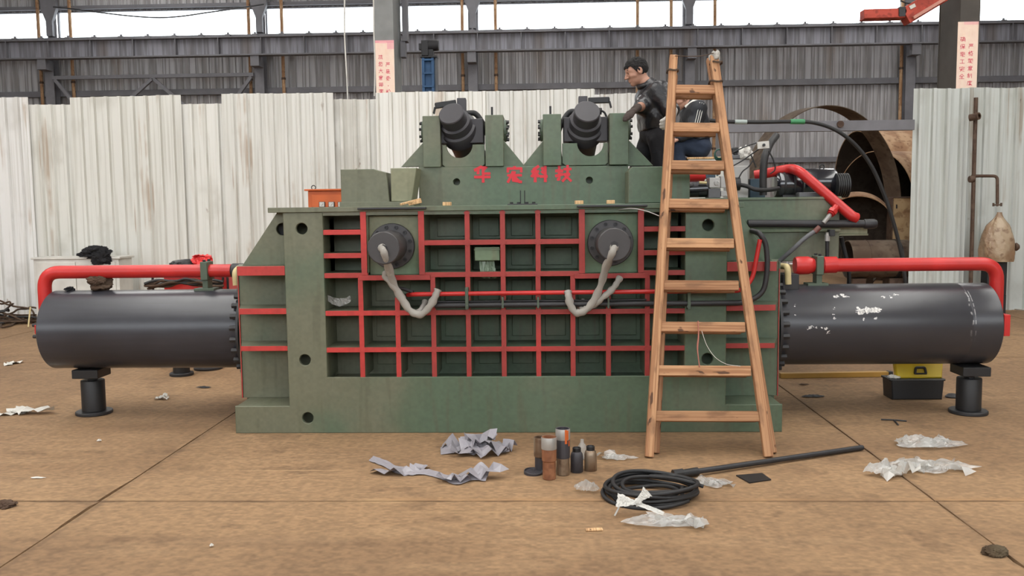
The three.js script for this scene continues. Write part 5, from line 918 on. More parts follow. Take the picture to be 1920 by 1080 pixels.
// blue welding mast seen over the fence
{
  const z = -16, P = (x, y) => at(x, y, z), x0 = P(791, 140).x, x1 = P(814, 140).x, y1 = P(800, 108).y, o = thing('blue_mast', 'blue steel mast with cross plates and a dark motor on top, seen over the fence', 'mast', [(x0 + x1) / 2, 0, z]);
  part(o, 'mast', [box(x0, x0 + 0.05, 0, y1, z - 0.2, z), box(x1 - 0.05, x1, 0, y1, z - 0.2, z), box(x0 + 0.05, x1 - 0.05, 0, y1, z - 0.2, z - 0.06)], M.blue);
  for (let k = 0; k < 14; k++) { const y = y1 - 0.02 - k * 0.235; if (y > 0.3) part(o, 'cross_plate', box(x0 + 0.01, x1 - 0.01, y - 0.035, y, z - 0.06, z + 0.01), M.blue); }
  part(o, 'guide_rail', box(x1 + 0.015, x1 + 0.06, 0, y1, z - 0.12, z - 0.04), M.grey);
  part(o, 'bracket', [box(x0 - 0.02, x1 + 0.06, y1, y1 + 0.03, z - 0.2, z + 0.02)], M.dark);
  const c = P(812, 84); part(o, 'motor', [lathe([[0, 0], [0.09, 0], [0.1, 0.02], [0.1, 0.2], [0.085, 0.22], [0, 0.22]], V(P(799, 84).x, c.y, z - 0.06), V(1, 0, 0), 24), box(P(790, 90).x, P(803, 90).x, P(0, 100).y > y1 ? y1 + 0.03 : y1 + 0.02, c.y + 0.08, z - 0.18, z + 0.04, 0.01), box(P(798, 90).x, P(812, 90).x, y1 + 0.02, c.y - 0.03, z - 0.14, z + 0.0, 0.01)], M.dark);
  part(o, 'motor_box', box(P(785, 90).x, P(792, 90).x, c.y - 0.08, c.y + 0.03, z - 0.1, z, 0.008), M.dark);
}
// standpipe by the right fence with its valve and drop pipe, and a wrapped pump
{
  const z = -13.05, P = (x, y, q = z) => at(x, y, q), o = thing('standpipe', 'rusty standpipe before the right fence with a stub valve and a bent drop pipe', 'pipe', [P(1820, 575).x, 0, z]);
  const top = P(1830, 183), foot = P(1820, 530), dir = foot.clone().sub(top), f = foot.clone().addScaledVector(dir, (0 - foot.y) / dir.y);
  part(o, 'pipe', rod(f, top, 0.028, 12), M.rustPipe);
  part(o, 'valve_stub', [rod(P(1818, 221, z + 0.02), P(1834, 218, z + 0.1), 0.05, 14), lathe([[0.03, 0], [0.052, 0], [0.052, 0.03], [0.03, 0.03]], P(1832, 218, z + 0.09), V(0.5, 0.05, 0.8), 16)], M.rustPipe);
  part(o, 'drop_pipe', sweep(bend([P(1822, 330), P(1870, 330), P(1870, 382)], 0.06), 0.022, 12), M.rustPipe);
  part(o, 'coupling', lathe([[0, 0], [0.045, 0], [0.05, 0.01], [0.05, 0.07], [0, 0.07]], P(1817, 336), V(1, 0, 0), 12), M.rustPipe);
  part(o, 'flange', [lathe([[0, 0], [0.062, 0], [0.062, 0.022], [0, 0.022]], P(1870, 383).add(V(0, -0.02, 0)), V(0, 1, 0), 18), ...[0, 1, 2, 3].map((k) => hexBolt(P(1870, 383).add(V(Math.cos(k * 1.57 + 0.5) * 0.05, -0.03, Math.sin(k * 1.57 + 0.5) * 0.05)), V(0, 1, 0), 0.014, 0.05))], M.rustPipe);
  const w = thing('wrapped_pump', 'hand pump on a dark stand, its head wrapped in a dirty plastic sack', 'pump', [P(1872, 570).x, 0, z - 0.05]);
  part(w, 'stand', [box(P(1852, 500).x, P(1889, 500).x, 0.28, P(1870, 488).y, z - 0.2, z + 0.0, 0.01), box(P(1879, 560).x, P(1888, 560).x, 0, 0.28, z - 0.1, z - 0.02), box(P(1856, 560).x, P(1864, 560).x, 0, 0.28, z - 0.18, z - 0.1)], M.black);
  const g = [], c0 = P(1869, 490), tp = P(1868, 398);
  { const Hh = tp.y - c0.y, prof = []; for (let i = 0; i <= 30; i++) { const t = i / 30; prof.push([0.02 + 0.21 * Math.pow(Math.sin(Math.PI * Math.min(1, 0.12 + 0.88 * (1 - t)) * 0.62 + 0.05), 1) * (1 - 0.75 * sst(0.7, 1, t)), t * Hh]); }
    const s = lathe(prof, c0, V(0.02, 1, 0), 48, 1.2), q = s.attributes.position; for (let i = 0; i < q.count; i++) { const x = q.getX(i) - c0.x, y = q.getY(i), zz = q.getZ(i) - c0.z, a = Math.atan2(zz, x), n = 1 + 0.2 * (vn(Math.cos(a) * 2.6 + 9 + y * 4, Math.sin(a) * 2.6 + 9 + y * 2, 997, 997) - 0.5) + 0.16 * (Math.abs(vn(Math.cos(a) * 6 + 30 + y * 7, Math.sin(a) * 6 + 30 - y * 5, 997, 997) - 0.5)); q.setX(i, c0.x + x * n); q.setZ(i, c0.z + zz * n * 0.8); }
    s.deleteAttribute('normal'); g.push(toCreasedNormals(s, 0.6)); }
  part(w, 'plastic_sack', g, mat({ color: lin(0.42, 0.36, 0.29), map: T.rust, roughness: 0.4, side: THREE.DoubleSide, bumpMap: T.bump, bumpScale: 0.01 }), 'dirty translucent sack');
  part(w, 'handle', [rod(P(1886, 462, z + 0.12), P(1910, 463, z + 0.12), 0.014, 10), lathe([[0, 0], [0.05, 0], [0.06, 0.02], [0.04, 0.05], [0, 0.05]], P(1903, 463, z + 0.12), V(1, 0, 0), 16)], M.rustPipe);
  part(w, 'torn_flap', crumple(P(1884, 459, z + 0.14), V(0.06, -0.02, 0), V(0, 0.03, 0.02), 0.02, 3, (u) => 1.1 - u), M.paper);
  single('floor_scrap', 'pale strip lying by the fence foot at the far right', 'scrap', bar(fl(1898, 580).setY(0.012), fl(1925, 583).setY(0.012), 0.05, 0.02), M.white);
}

// ---------------------------------------------------------------- toolbox and plank under the right barrel
{
  const c = fl(1721, 750), z = c.z - 0.11, x = c.x - 0.0, W = 0.215, o = thing('toolbox', 'open toolbox with a black tray and yellow lid under the right cylinder', 'toolbox', [x, 0, z]);
  part(o, 'tray', [plate([[x - W + 0.012, 0], [x + W - 0.012, 0], [x + W, 0.155], [x + W + 0.012, 0.155], [x + W + 0.012, 0.17], [x - W - 0.012, 0.17], [x - W - 0.012, 0.155], [x - W, 0.155]], [], z - 0.1, z + 0.1, 0.008)], M.black);
  const l0 = V(x + 0.035, 0.165, z + 0.02), up = V(0, 1, -0.18).normalize();
  const lid = part(o, 'lid', [plate([[-0.185, 0], [0.185, 0], [0.205, 0.17], [-0.2, 0.17]], [], -0.03, 0.03, 0.01).applyMatrix4(new THREE.Matrix4().makeBasis(V(1, 0, 0), up, V(1, 0, 0).cross(up)).setPosition(l0))], M.yellow, 'yellow lid tilted open');
  const hnd = (a, b) => l0.clone().add(V(a, 0, 0.04)).addScaledVector(up, b);
  part(lid, 'handle', [sweep(bend([hnd(-0.04, 0.045), hnd(-0.032, 0.095), hnd(0.042, 0.095), hnd(0.05, 0.045)], 0.012), 0.011, 8), bar(hnd(-0.045, 0.045), hnd(0.055, 0.045), 0.02, 0.012)], M.black);
  single('rag', 'small white rag hanging over the left end of the open toolbox', 'rag', lump(V(x - 0.165, 0.178, z + 0.02), 0.045, 0.014, 0.05, 6, 0.3), M.white);
  const k = fl(1785, 745);
  single('small_part', 'small dark machine part on the floor between toolbox and right jack', 'machine part', [lathe([[0, 0], [0.05, 0], [0.055, 0.01], [0.03, 0.03], [0, 0.035]], V(k.x, 0, k.z), V(0, 1, 0), 18)], M.dark);
}
{
  const a = fl(1462, 709), b = fl(1672, 706), m = mat({ color: lin(0.46, 0.26, 0.05), map: T.grime, roughness: 0.5 });
  const o = thing('timber_strip', 'long ochre timber strip on the floor under the right cylinder', 'plank', [(a.x + b.x) / 2, 0, a.z]);
  part(o, 'strip', bar(V(a.x, 0.026, a.z), V(b.x - 0.04, 0.026, b.z), 0.06, 0.048, V(0, 1, 0), 0.004), m);
  part(o, 'end_cap', bar(V(b.x - 0.04, 0.026, b.z), V(b.x, 0.026, b.z), 0.064, 0.052, V(0, 1, 0), 0.003), M.black);
}

// ---------------------------------------------------------------- things lying on the floor
// stack of machined sleeves and grease jars
function sleeve(label, px, py, prof, m, mTop, split, k = 1) {
  const c = fl(px, py), o = thing('steel_sleeve', label, 'sleeve', [c.x, 0, c.z - prof[0][0]]), p = V(c.x, 0, c.z - prof[0][0]);
  part(o, 'lower_sleeve', lathe(prof.filter((q) => q[1] <= split), p, V(0, 1, 0), 36, 0.5), m);
  part(o, 'upper_sleeve', lathe([...prof.filter((q) => q[1] >= split), [prof[prof.length - 1][0] - 0.007, prof[prof.length - 1][1]], [prof[prof.length - 1][0] - 0.008, split + 0.01], [0, split + 0.01]], p, V(0, 1, 0), 36, 0.5), mTop);
  return { o, p };
}
{
  const h = (px, py, top) => { const c = fl(px, py); return at(px, top, c.z).y; };
  const h1 = h(1056, 893, 806), s1 = sleeve('tallest sleeve of the group, dark with an orange splash on its rim', 1056, 893, [[0.036, 0], [0.04, 0.004], [0.04, h1 * 0.36], [0.04, h1 * 0.37], [0.043, h1 * 0.38], [0.043, h1 - 0.003], [0.042, h1]], M.can, M.castDark, h1 * 0.37);
  part(s1.o, 'bright_band', lathe([[0.0435, h1 * 0.77], [0.0445, h1 * 0.78], [0.0445, h1 - 0.004], [0.0425, h1 + 0.001]], s1.p, V(0, 1, 0), 36), M.alu);
  part(s1.o, 'paint_splash', [0, 1, 2].map((k) => { const g = new THREE.CylinderGeometry(0.0453, 0.0453, h1 * [0.3, 0.2, 0.12][k], 10, 1, true, 0.25 + k * 0.28, 0.34 - k * 0.05); return g.translate(s1.p.x, h1 - h1 * [0.15, 0.12, 0.3][k], s1.p.z); }), M.orange, 'orange paint splash');
  const h2 = h(1030, 901, 822), s2 = sleeve('rust-brown sleeve standing at the front of the group', 1030, 901, [[0.036, 0], [0.039, 0.005], [0.039, h2 * 0.4], [0.039, h2 * 0.42], [0.044, h2 * 0.45], [0.045, h2 - 0.003], [0.044, h2]], M.rustCan, M.rustCan, h2 * 0.42);
  part(s2.o, 'bright_band', lathe([[0.0455, h2 * 0.72], [0.0462, h2 * 0.73], [0.0462, h2 - 0.004], [0.0445, h2 + 0.001]], s2.p, V(0, 1, 0), 36), M.alu);
  const h3 = h(1014, 886, 822); sleeve('dark steel sleeve at the back left of the group, half hidden', 1014, 886, [[0.033, 0], [0.036, 0.005], [0.036, h3 * 0.4], [0.036, h3 * 0.42], [0.042, h3 * 0.45], [0.042, h3 - 0.003], [0.041, h3]], M.castDark, M.can, h3 * 0.42);
  const ld = fl(1000, 888); single('metal_lid', 'flat round metal lid lying left of the sleeves', 'lid', lathe([[0, 0.004], [0.052, 0.004], [0.055, 0], [0.058, 0.002], [0.058, 0.018], [0.053, 0.02], [0.05, 0.012], [0, 0.012]], V(ld.x, 0, ld.z), V(0.05, 1, 0.1), 32), M.castDark);
  for (const [px, py, label, m] of [[1082, 888, 'dark grease jar beside the tallest sleeve', M.castDark], [1108, 885, 'shiny steel grease jar, rightmost of the group', M.can]]) {
    const c = fl(px, py), p = V(c.x, 0, c.z - 0.04), o = thing('grease_jar', label, 'jar', [p.x, 0, p.z]);
    part(o, 'jar', lathe([[0, 0], [0.036, 0], [0.039, 0.004], [0.039, 0.1], [0.034, 0.118], [0.026, 0.126], [0, 0.126]], p, V(0, 1, 0), 32, 0.7), m);
    part(o, 'cap', lathe([[0, 0.124], [0.026, 0.124], [0.026, 0.15], [0.022, 0.152], [0.02, 0.144], [0, 0.144]], p, V(0, 1, 0), 28), M.black);
  }
  const g = fl(1092, 862); single('plastic_bottle', 'small clear plastic bottle behind the grease jars', 'bottle', lathe([[0, 0], [0.028, 0], [0.03, 0.01], [0.03, 0.08], [0.012, 0.105], [0.012, 0.125], [0, 0.125]], V(g.x, 0, g.z - 0.03), V(0, 1, 0), 24, 0.7), M.film);
}
// coil of black cable tied with a white rag
{
  const c = fl(1225, 930), o = thing('hose_coil', 'coiled black hose lying on the floor in front of the ladder', 'hose', [c.x, 0, c.z]);
  seed = 77; const pts = [];
  for (let i = 0; i <= 260; i++) { const t = i / 20, a = t * Math.PI * 2 / 1.9 + 0.8, layer = Math.floor(t / 4.4), r = 0.185 + 0.045 * Math.sin(t * 1.37 + 0.5) + 0.022 * Math.sin(t * 3.1); pts.push(V(c.x + Math.cos(a) * (r + 0.03) * 1.02, 0.014 + layer * 0.022 + 0.008 * Math.sin(a * 2 + t), c.z + Math.sin(a) * r)); }
  part(o, 'hose', sweep(smooth(pts, 520), 0.0115, 8), M.rubber);
  const l = [[1218, 893, 0.075], [1262, 897, 0.085], [1290, 903, 0.08], [1318, 912, 0.05]].map(([x, y, h]) => fl(x, y, h));
  part(o, 'free_end', sweep(smooth(l, 20), 0.0115, 8), M.rubber);
  part(o, 'hose_turn', [0, 1].map((k) => { const q = []; for (let i = 0; i <= 40; i++) { const a = i / 40 * Math.PI * 2; q.push(V(c.x + 0.01 + Math.cos(a) * (0.235 - 0.028 * k), 0.078 + 0.012 * Math.sin(a * 2 + k), c.z + Math.sin(a) * (0.205 - 0.03 * k))); } return sweep(q, 0.0115, 8); })[0], M.rubber);
  const k = fl(1194, 944, 0.06), t = thing('rag_tie', 'white rag knotted round the front of the hose coil', 'rag', [k.x, 0.03, k.z]);
  part(t, 'bow', crumple(k.clone().add(V(-0.05, 0.012, 0.01)), V(0.055, -0.008, 0.0), V(0.008, 0.02, -0.035), 0.02, 12, (u) => 1.25 - 1.05 * u), M.white);
  part(t, 'bow', crumple(k.clone().add(V(0.028, 0.035, 0)), V(0.03, 0.03, 0), V(-0.016, 0.014, -0.014), 0.012, 19, (u) => 0.35 + 0.9 * u), M.white);
  part(t, 'tail', crumple(k.clone().add(V(0.065, -0.02, 0.02)), V(0.07, -0.022, 0.02), V(0.004, 0.006, -0.016), 0.012, 23), M.white);
  part(t, 'tail', sweep(smooth([k.clone().add(V(-0.09, 0, 0.02)), k.clone().add(V(-0.105, -0.025, 0.035)), k.clone().add(V(-0.12, -0.05, 0.045))], 10), 0.006, 6, 0.4), M.white);
  part(t, 'knot', lump(k.clone().add(V(0.005, 0.006, 0.004)), 0.018, 0.02, 0.018, 2, 0.3), M.white);
}
// long black bar and its plastic
{
  const a = fl(1265, 890, 0.03), b = fl(1617, 839, 0.02), o = thing('steel_bar', 'long black steel bar lying slantwise on the floor at the ladder foot', 'bar', [(a.x + b.x) / 2, 0, (a.z + b.z) / 2]);
  part(o, 'bar', sweep([a.clone().lerp(b, 0.1), b], 0.017, 12), M.dark);
  part(o, 'wrapped_end', [sweep([a, a.clone().lerp(b, 0.11)], (t) => 0.022 + 0.004 * Math.sin(t * 20), 12), rod(a.clone().add(V(-0.01, 0.004, 0)), a.clone().add(V(0.05, 0.006, -0.02)), 0.026, 10)], M.black);
}
{
  const q = [[1380, 893], [1429, 889], [1446, 901], [1405, 907]].map(([x, y]) => fl(x, y)); const g = plateXZ(q.map((p) => [p.x, p.z]).reverse(), 0.002, 0.008);
  single('rubber_pad', 'thin square black pad on the floor right of the coil', 'pad', g, M.black);
}
// films, papers and scraps: name, label, category, pixel, half width, half depth, height, material, seed
for (const [name, label, cat, px, py, hw, hd, h, m, sd] of [
  ['foil_heap', 'crumpled grey foil heap on the floor at the foot of the press', 'foil', 902, 846, 0.3, 0.1, 0.17, M.foil, 15],
  ['plastic_sheet', 'crumpled clear plastic sheet on the floor at the right, behind the larger one', 'plastic', 1738, 836, 0.24, 0.11, 0.13, M.film, 33],
  ['plastic_sheet', 'large crumpled clear plastic sheet on the floor at the right', 'plastic', 1740, 880, 0.3, 0.1, 0.12, M.film, 51],
  ['plastic_bag', 'upright milky plastic corner beside the large clear sheet', 'plastic', 1657, 890, 0.11, 0.05, 0.2, M.filmMilky, 62],
  ['plastic_film', 'crumpled clear film in front of the hose coil', 'plastic', 1250, 983, 0.2, 0.08, 0.09, M.film, 24],
  ['plastic_film', 'flat clear film lying along the black bar', 'plastic', 1335, 906, 0.14, 0.08, 0.04, M.film, 71],
  ['plastic_film', 'small clear film between the jars and the ladder', 'plastic', 1162, 860, 0.1, 0.05, 0.05, M.film, 83],
  ['plastic_film', 'small brownish crumpled film below the sleeves', 'plastic', 1099, 921, 0.065, 0.045, 0.08, M.film, 94],
  ['paper_scrap', 'torn grey paper on the floor at the left edge', 'paper', 36, 777, 0.15, 0.06, 0.03, M.paper, 102],
  ['paper_scrap', 'torn pale paper on the floor between left jack and press', 'paper', 301, 748, 0.13, 0.03, 0.025, M.paper, 111],
  ['paper_scrap', 'pale paper on the floor at the far left under the fence', 'paper', 12, 684, 0.09, 0.05, 0.02, M.paper, 123],
  ['paper_scrap', 'tiny pale paper strip on the floor at the lower left', 'paper', 70, 897, 0.045, 0.012, 0.01, M.paper, 131],
  ['plastic_chip', 'small pale chip on the floor left of the press', 'scrap', 187, 828, 0.014, 0.014, 0.025, M.paper, 141],
  ['plastic_chip', 'small pale chip on the foreground floor at the lower left', 'scrap', 397, 1025, 0.01, 0.01, 0.02, M.paper, 142],
  ['leaf_scrap', 'dark flat scrap on the floor below the timber strip', 'scrap', 1522, 744, 0.085, 0.04, 0.02, M.dark, 151],
  ['leaf_scrap', 'small dark scrap on the floor left of the press, near the white paper', 'scrap', 383, 727, 0.06, 0.025, 0.015, M.dark, 155],
  ['leaf_scrap', 'brown scrap under the right cylinder near the timber strip', 'scrap', 1507, 722, 0.05, 0.02, 0.015, M.rag, 157],
]) {
  const c = fl(px, py); single(name, label, cat, name === 'foil_heap' ? folds(V(c.x, 0, c.z), hw * 1.0, hd * 0.8, h * 0.62, sd, 15, 0.055) : hw > 0.09 && cat === 'plastic' ? [heap(V(c.x, 0, c.z), hw, hd, h * 0.6, sd, 30, 0.3), ...folds(V(c.x, 0, c.z), hw * 0.8, hd * 0.6, h * 0.7, sd, Math.ceil(hw * 28), 0.035)] : cat === 'paper' && hw > 0.08 ? folds(V(c.x, 0, c.z), hw * 0.5, hd * 0.4, h * 1.6, sd, 4, hd * 0.8) : heap(V(c.x, 0, c.z), hw, hd, h, sd, hw > 0.05 ? 30 : 8, 0.3), m);
}
{ // long twisted strip of protective film
  const a = [[696, 863], [725, 874], [752, 888], [775, 890], [800, 889], [835, 898], [862, 905], [890, 897], [915, 898]].map(([x, y]) => fl(x, y)), pts = smooth(a, 60), P = [], I = [];
  pts.forEach((p, i) => { const t = i / 60, w = 0.03 + 0.03 * sst(0.55, 0.8, t), tw = 0.5 + 0.5 * Math.sin(t * 15 + 1), hgt = 0.012 + 0.05 * Math.exp(-(((t - 0.27) / 0.06) ** 2)) + 0.05 * sst(0.6, 0.9, t) * (0.6 + 0.4 * Math.sin(t * 22));
    for (let k = 0; k <= 6; k++) { const v = k / 6 - 0.5; P.push(p.x + v * 0.02, 0.004 + hgt * (k / 6) * (0.5 + tw * 0.8) + 0.006 * vn(t * 40, k * 1.3, 97, 97), p.z - v * 2 * w); } });
  for (let i = 0; i < 60; i++) for (let k = 0; k < 6; k++) { const q = i * 7 + k; I.push(q, q + 7, q + 1, q + 1, q + 7, q + 8); }
  const g = new THREE.BufferGeometry(); g.setAttribute('position', new THREE.Float32BufferAttribute(P, 3)); g.setIndex(I); g.computeVertexNormals();
  single('film_strip', 'long twisted strip of greyish film on the floor in front of the press', 'film', [toCreasedNormals(g.toNonIndexed(), 0.35), ...folds(at(765, 880, fl(765, 889).z).setY(0), 0.06, 0.03, 0.07, 12, 3, 0.04), ...folds(fl(870, 900), 0.09, 0.03, 0.07, 21, 4, 0.045)], M.foil);
}
{
  const a = fl(1652, 788), b = fl(1700, 791), c = fl(1684, 798), d = fl(1676, 789);
  single('bent_wire', 'bent dark wire on the floor behind the plastic sheets', 'wire', [sweep(smooth([a, d, b].map((p) => p.setY(0.006)), 10), 0.006, 6), sweep([d, c.setY(0.006)], 0.006, 6)], M.dark);
  const r = fl(1868, 1040); single('stone', 'dull grey-green lump on the floor at the lower right corner', 'stone', lump(V(r.x, 0.012, r.z), 0.05, 0.025, 0.035, 44, 0.4), mat({ color: lin(0.09, 0.075, 0.05), map: T.rust, roughness: 1 }));
  const s = fl(10, 950); single('stone', 'dark crumbled lump in the floor joint at the left edge', 'stone', lump(V(s.x, 0.01, s.z), 0.05, 0.02, 0.04, 46, 0.5), M.rag);
  const w = fl(1115, 995); single('wood_chip', 'flat pale wood chip on the foreground floor below the coil', 'wood chip', bar(V(w.x - 0.045, 0.006, w.z + 0.004), V(w.x + 0.04, 0.006, w.z - 0.004), 0.03, 0.008), M.woodPale);
}
// left on the machine: rags on the barrel, sticks and small wood blocks on the flange
{
  const yb = 0.688 + 0.312, c = at(187, 535, -6.86);
  single('rag', 'dirty brown rag lying on top of the left cylinder', 'rag', lump(V(c.x, yb + 0.055, -6.88), 0.1, 0.06, 0.075, 14, 0.45), M.rag);
  const d = at(130, 542, -6.86); single('rag', 'tiny black rag near the outer end of the left cylinder', 'rag', lump(V(d.x, yb + 0.012, -6.86), 0.035, 0.018, 0.03, 18, 0.4), M.ragBlack);
  const y = 1.636, P = (x, z = -6.28) => at(x, 386, z).x;
  single('wood_stick', 'split wooden stick lying on the flange under the pale slanted box', 'stick', bar(V(P(754), y + 0.012, -6.2), V(P(786), y + 0.05, -6.36), 0.012, 0.016), M.woodPale);
  single('wood_chip', 'pale crooked wood piece under the split stick on the flange', 'wood chip', [bar(V(P(765), y + 0.014, -6.3), V(P(790), y + 0.034, -6.3), 0.02, 0.024)], M.woodPale);
  [[838, 'small pale wood block on the flange left of the anchor bolts', 16], [1086, 'small pale wood block on the flange over the right pocket', 16], [1145, 'small greenish wood block on the flange nearest the ladder', 15]].forEach(([x, l, w]) => single('wood_block', l, 'wood block', box(P(x - w / 2), P(x + w / 2), y, y + 0.026, -6.32, -6.27, 0.003), M.woodPale));
  single('wire_scrap', 'bent pale wire sticking out from the right pocket cover', 'wire', sweep(smooth([at(1160, 393, -6.22), at(1185, 391, -6.15), at(1212, 396, -6.1), at(1236, 405, -6.08)], 16), 0.004, 6), M.alu);
}

// ---------------------------------------------------------------- people
function field(fn, lo, hi, cell) {                                  // meshes a distance field, closed where fn < 0
  const size = Math.max(hi.x - lo.x, hi.y - lo.y, hi.z - lo.z), n = Math.ceil(size / cell) + 6, c = lo.clone().add(hi).multiplyScalar(0.5);
  const mc = new MarchingCubes(n, M.skin, false, false, 260000), half = n * cell / 2, q = V();
  const lx = lo.x - 2 * cell, ly = lo.y - 2 * cell, lz = lo.z - 2 * cell, hx = hi.x + 2 * cell, hy = hi.y + 2 * cell, hZ = hi.z + 2 * cell;
  for (let k = 0; k < n; k++) for (let j = 0; j < n; j++) for (let i = 0; i < n; i++) {
    q.set(c.x + (i - n / 2) * cell, c.y + (j - n / 2) * cell, c.z + (k - n / 2) * cell);
    mc.field[i + j * n + k * n * n] = q.x < lx || q.x > hx || q.y < ly || q.y > hy || q.z < lz || q.z > hZ ? -1 : -fn(q);
  }
  mc.isolation = 0; mc.update();
  const g = new THREE.BufferGeometry(), p = mc.positionArray.slice(0, mc.count * 3);
  for (let i = 0; i < p.length; i += 3) { p[i] = c.x + p[i] * half; p[i + 1] = c.y + p[i + 1] * half; p[i + 2] = c.z + p[i + 2] * half; }
  g.setAttribute('position', new THREE.BufferAttribute(p, 3)); g.setAttribute('normal', new THREE.BufferAttribute(mc.normalArray.slice(0, mc.count * 3), 3));
  return g;
}
const smin = (a, b, k) => { const h = Math.max(k - Math.abs(a - b), 0) / k; return Math.min(a, b) - h * h * k * 0.25; };
const cap = (p, a, b, ra, rb) => {
  const bx = b.x - a.x, by = b.y - a.y, bz = b.z - a.z, px = p.x - a.x, py = p.y - a.y, pz = p.z - a.z, t = Math.max(0, Math.min(1, (px * bx + py * by + pz * bz) / (bx * bx + by * by + bz * bz + 1e-9)));
  return Math.hypot(px - bx * t, py - by * t, pz - bz * t) - (ra + (rb - ra) * t);
};
const ell = (p, c, r) => { const x = (p.x - c.x) / r.x, y = (p.y - c.y) / r.y, z = (p.z - c.z) / r.z, k0 = Math.hypot(x, y, z), k1 = Math.hypot(x / r.x, y / r.y, z / r.z); return k0 * (k0 - 1) / (k1 + 1e-9); };
const union = (caps, k) => (p) => { let d = 9; for (const c of caps) d = smin(d, cap(p, ...c), k); return d; };
function bounds(caps) { const b = new THREE.Box3(); for (const [a, c, ra, rb] of caps) { const r = Math.max(ra, rb) + 0.02; for (const q of [a, c]) { b.expandByPoint(q.clone().addScalar(r)); b.expandByPoint(q.clone().addScalar(-r)); } } return b; }
const mesh3 = (caps, k, cell, fn) => { const b = bounds(caps); return field(fn ?? union(caps, k), b.min, b.max, cell); };

// head: x forward, y up, z to the left of the face; about 0.23 m tall
function headParts(c, fwd, up, neckBase) {
  const f = fwd.clone().normalize(), l = up.clone().cross(f).negate().normalize(), u = f.clone().cross(l).negate().normalize();
  if (u.dot(up) < 0) u.negate();
  const m = new THREE.Matrix4().makeBasis(f, u, f.clone().cross(u)).scale(V(0.87, 0.87, 0.87)).setPosition(c), inv = m.clone().invert(), nb = neckBase.clone().applyMatrix4(inv);
  const v = (x, y, z) => V(x, y, z);
  const skull = (p) => smin(ell(p, v(-0.012, 0.03, 0), v(0.098, 0.092, 0.076)), ell(p, v(0.03, 0.01, 0), v(0.062, 0.085, 0.064)), 0.02);
  const fn = (p) => {
    const s = v(p.x, p.y, Math.abs(p.z));
    let d = skull(p);
    d = smin(d, ell(p, v(0.036, -0.062, 0), v(0.05, 0.05, 0.05)), 0.03);            // jaw
    d = smin(d, cap(p, v(0.066, -0.098, 0), v(0.07, -0.094, 0), 0.017, 0.017), 0.02);   // chin
    d = smin(d, cap(s, v(0.074, 0.028, 0.014), v(0.064, 0.026, 0.045), 0.013, 0.011), 0.012);   // brow
    d = smin(d, cap(s, v(0.068, -0.02, 0.036), v(0.04, -0.03, 0.056), 0.016, 0.012), 0.02);      // cheek bone
    d = Math.max(d, -(Math.hypot(s.x - 0.097, (s.y - 0.006) * 1.3, s.z - 0.032) - 0.018));        // eye sockets
    d = smin(d, ell(s, v(0.07, 0.006, 0.031), v(0.014, 0.012, 0.016)), 0.006);                    // lids
    d = smin(d, cap(p, v(0.088, 0.015, 0), v(0.112, -0.024, 0), 0.009, 0.013), 0.01);             // nose
    d = smin(d, cap(s, v(0.098, -0.028, 0), v(0.094, -0.028, 0.013), 0.009, 0.008), 0.008);
    d = smin(d, cap(s, v(0.09, -0.053, 0), v(0.08, -0.056, 0.022), 0.008, 0.005), 0.006);         // lips
    d = smin(d, cap(s, v(0.088, -0.067, 0), v(0.079, -0.065, 0.02), 0.009, 0.005), 0.006);
    d = Math.max(d, -cap(s, v(0.1, -0.06, 0), v(0.086, -0.06, 0.022), 0.0028, 0.002));
    d = smin(d, Math.max(ell(s, v(-0.012, -0.004, 0.08), v(0.024, 0.035, 0.012)), -ell(s, v(-0.006, 0.0, 0.092), v(0.012, 0.02, 0.01))), 0.006);   // ears
    d = smin(d, cap(p, v(-0.02, -0.04, 0), nb, 0.052, 0.056), 0.03);                              // neck
    return d;
  };
  const lo = V(Math.min(-0.13, nb.x - 0.08), Math.min(-0.13, nb.y - 0.07), -0.11), hi = V(0.14, 0.14, 0.11);
  const head = field(fn, lo, hi, 0.0042).applyMatrix4(m);
  const hair = field((p) => {
    let d = skull(p) - 0.006 - 0.009 * vn(p.x * 75 + 50, p.y * 75 + p.z * 60 + 90, 997, 997);
    const line = (p.x - 0.088) * 0.66 - (p.y - 0.07) * 0.75, side = Math.abs(p.z) > 0.045 ? p.x - 0.02 - p.y * 0.55 : -1;
    d = Math.max(d, line - 0.01, -(p.y + 0.058 + 0.25 * p.x), p.y < 0.06 ? side : -1);
    return Math.max(d, -(skull(p) + 0.004));
  }, V(-0.14, -0.1, -0.11), V(0.13, 0.16, 0.11), 0.0042).applyMatrix4(m);
  const eyes = [-1, 1].map((s) => new THREE.SphereGeometry(0.0085, 14, 10).translate(0.0785, 0.005, s * 0.031).applyMatrix4(m)), brows = [-1, 1].map((s) => sweep(smooth([v(0.083, 0.032, s * 0.014), v(0.083, 0.037, s * 0.03), v(0.07, 0.03, s * 0.049)], 10), 0.0045, 6).applyMatrix4(m));
  return { head, hair, eyes, brows };
}
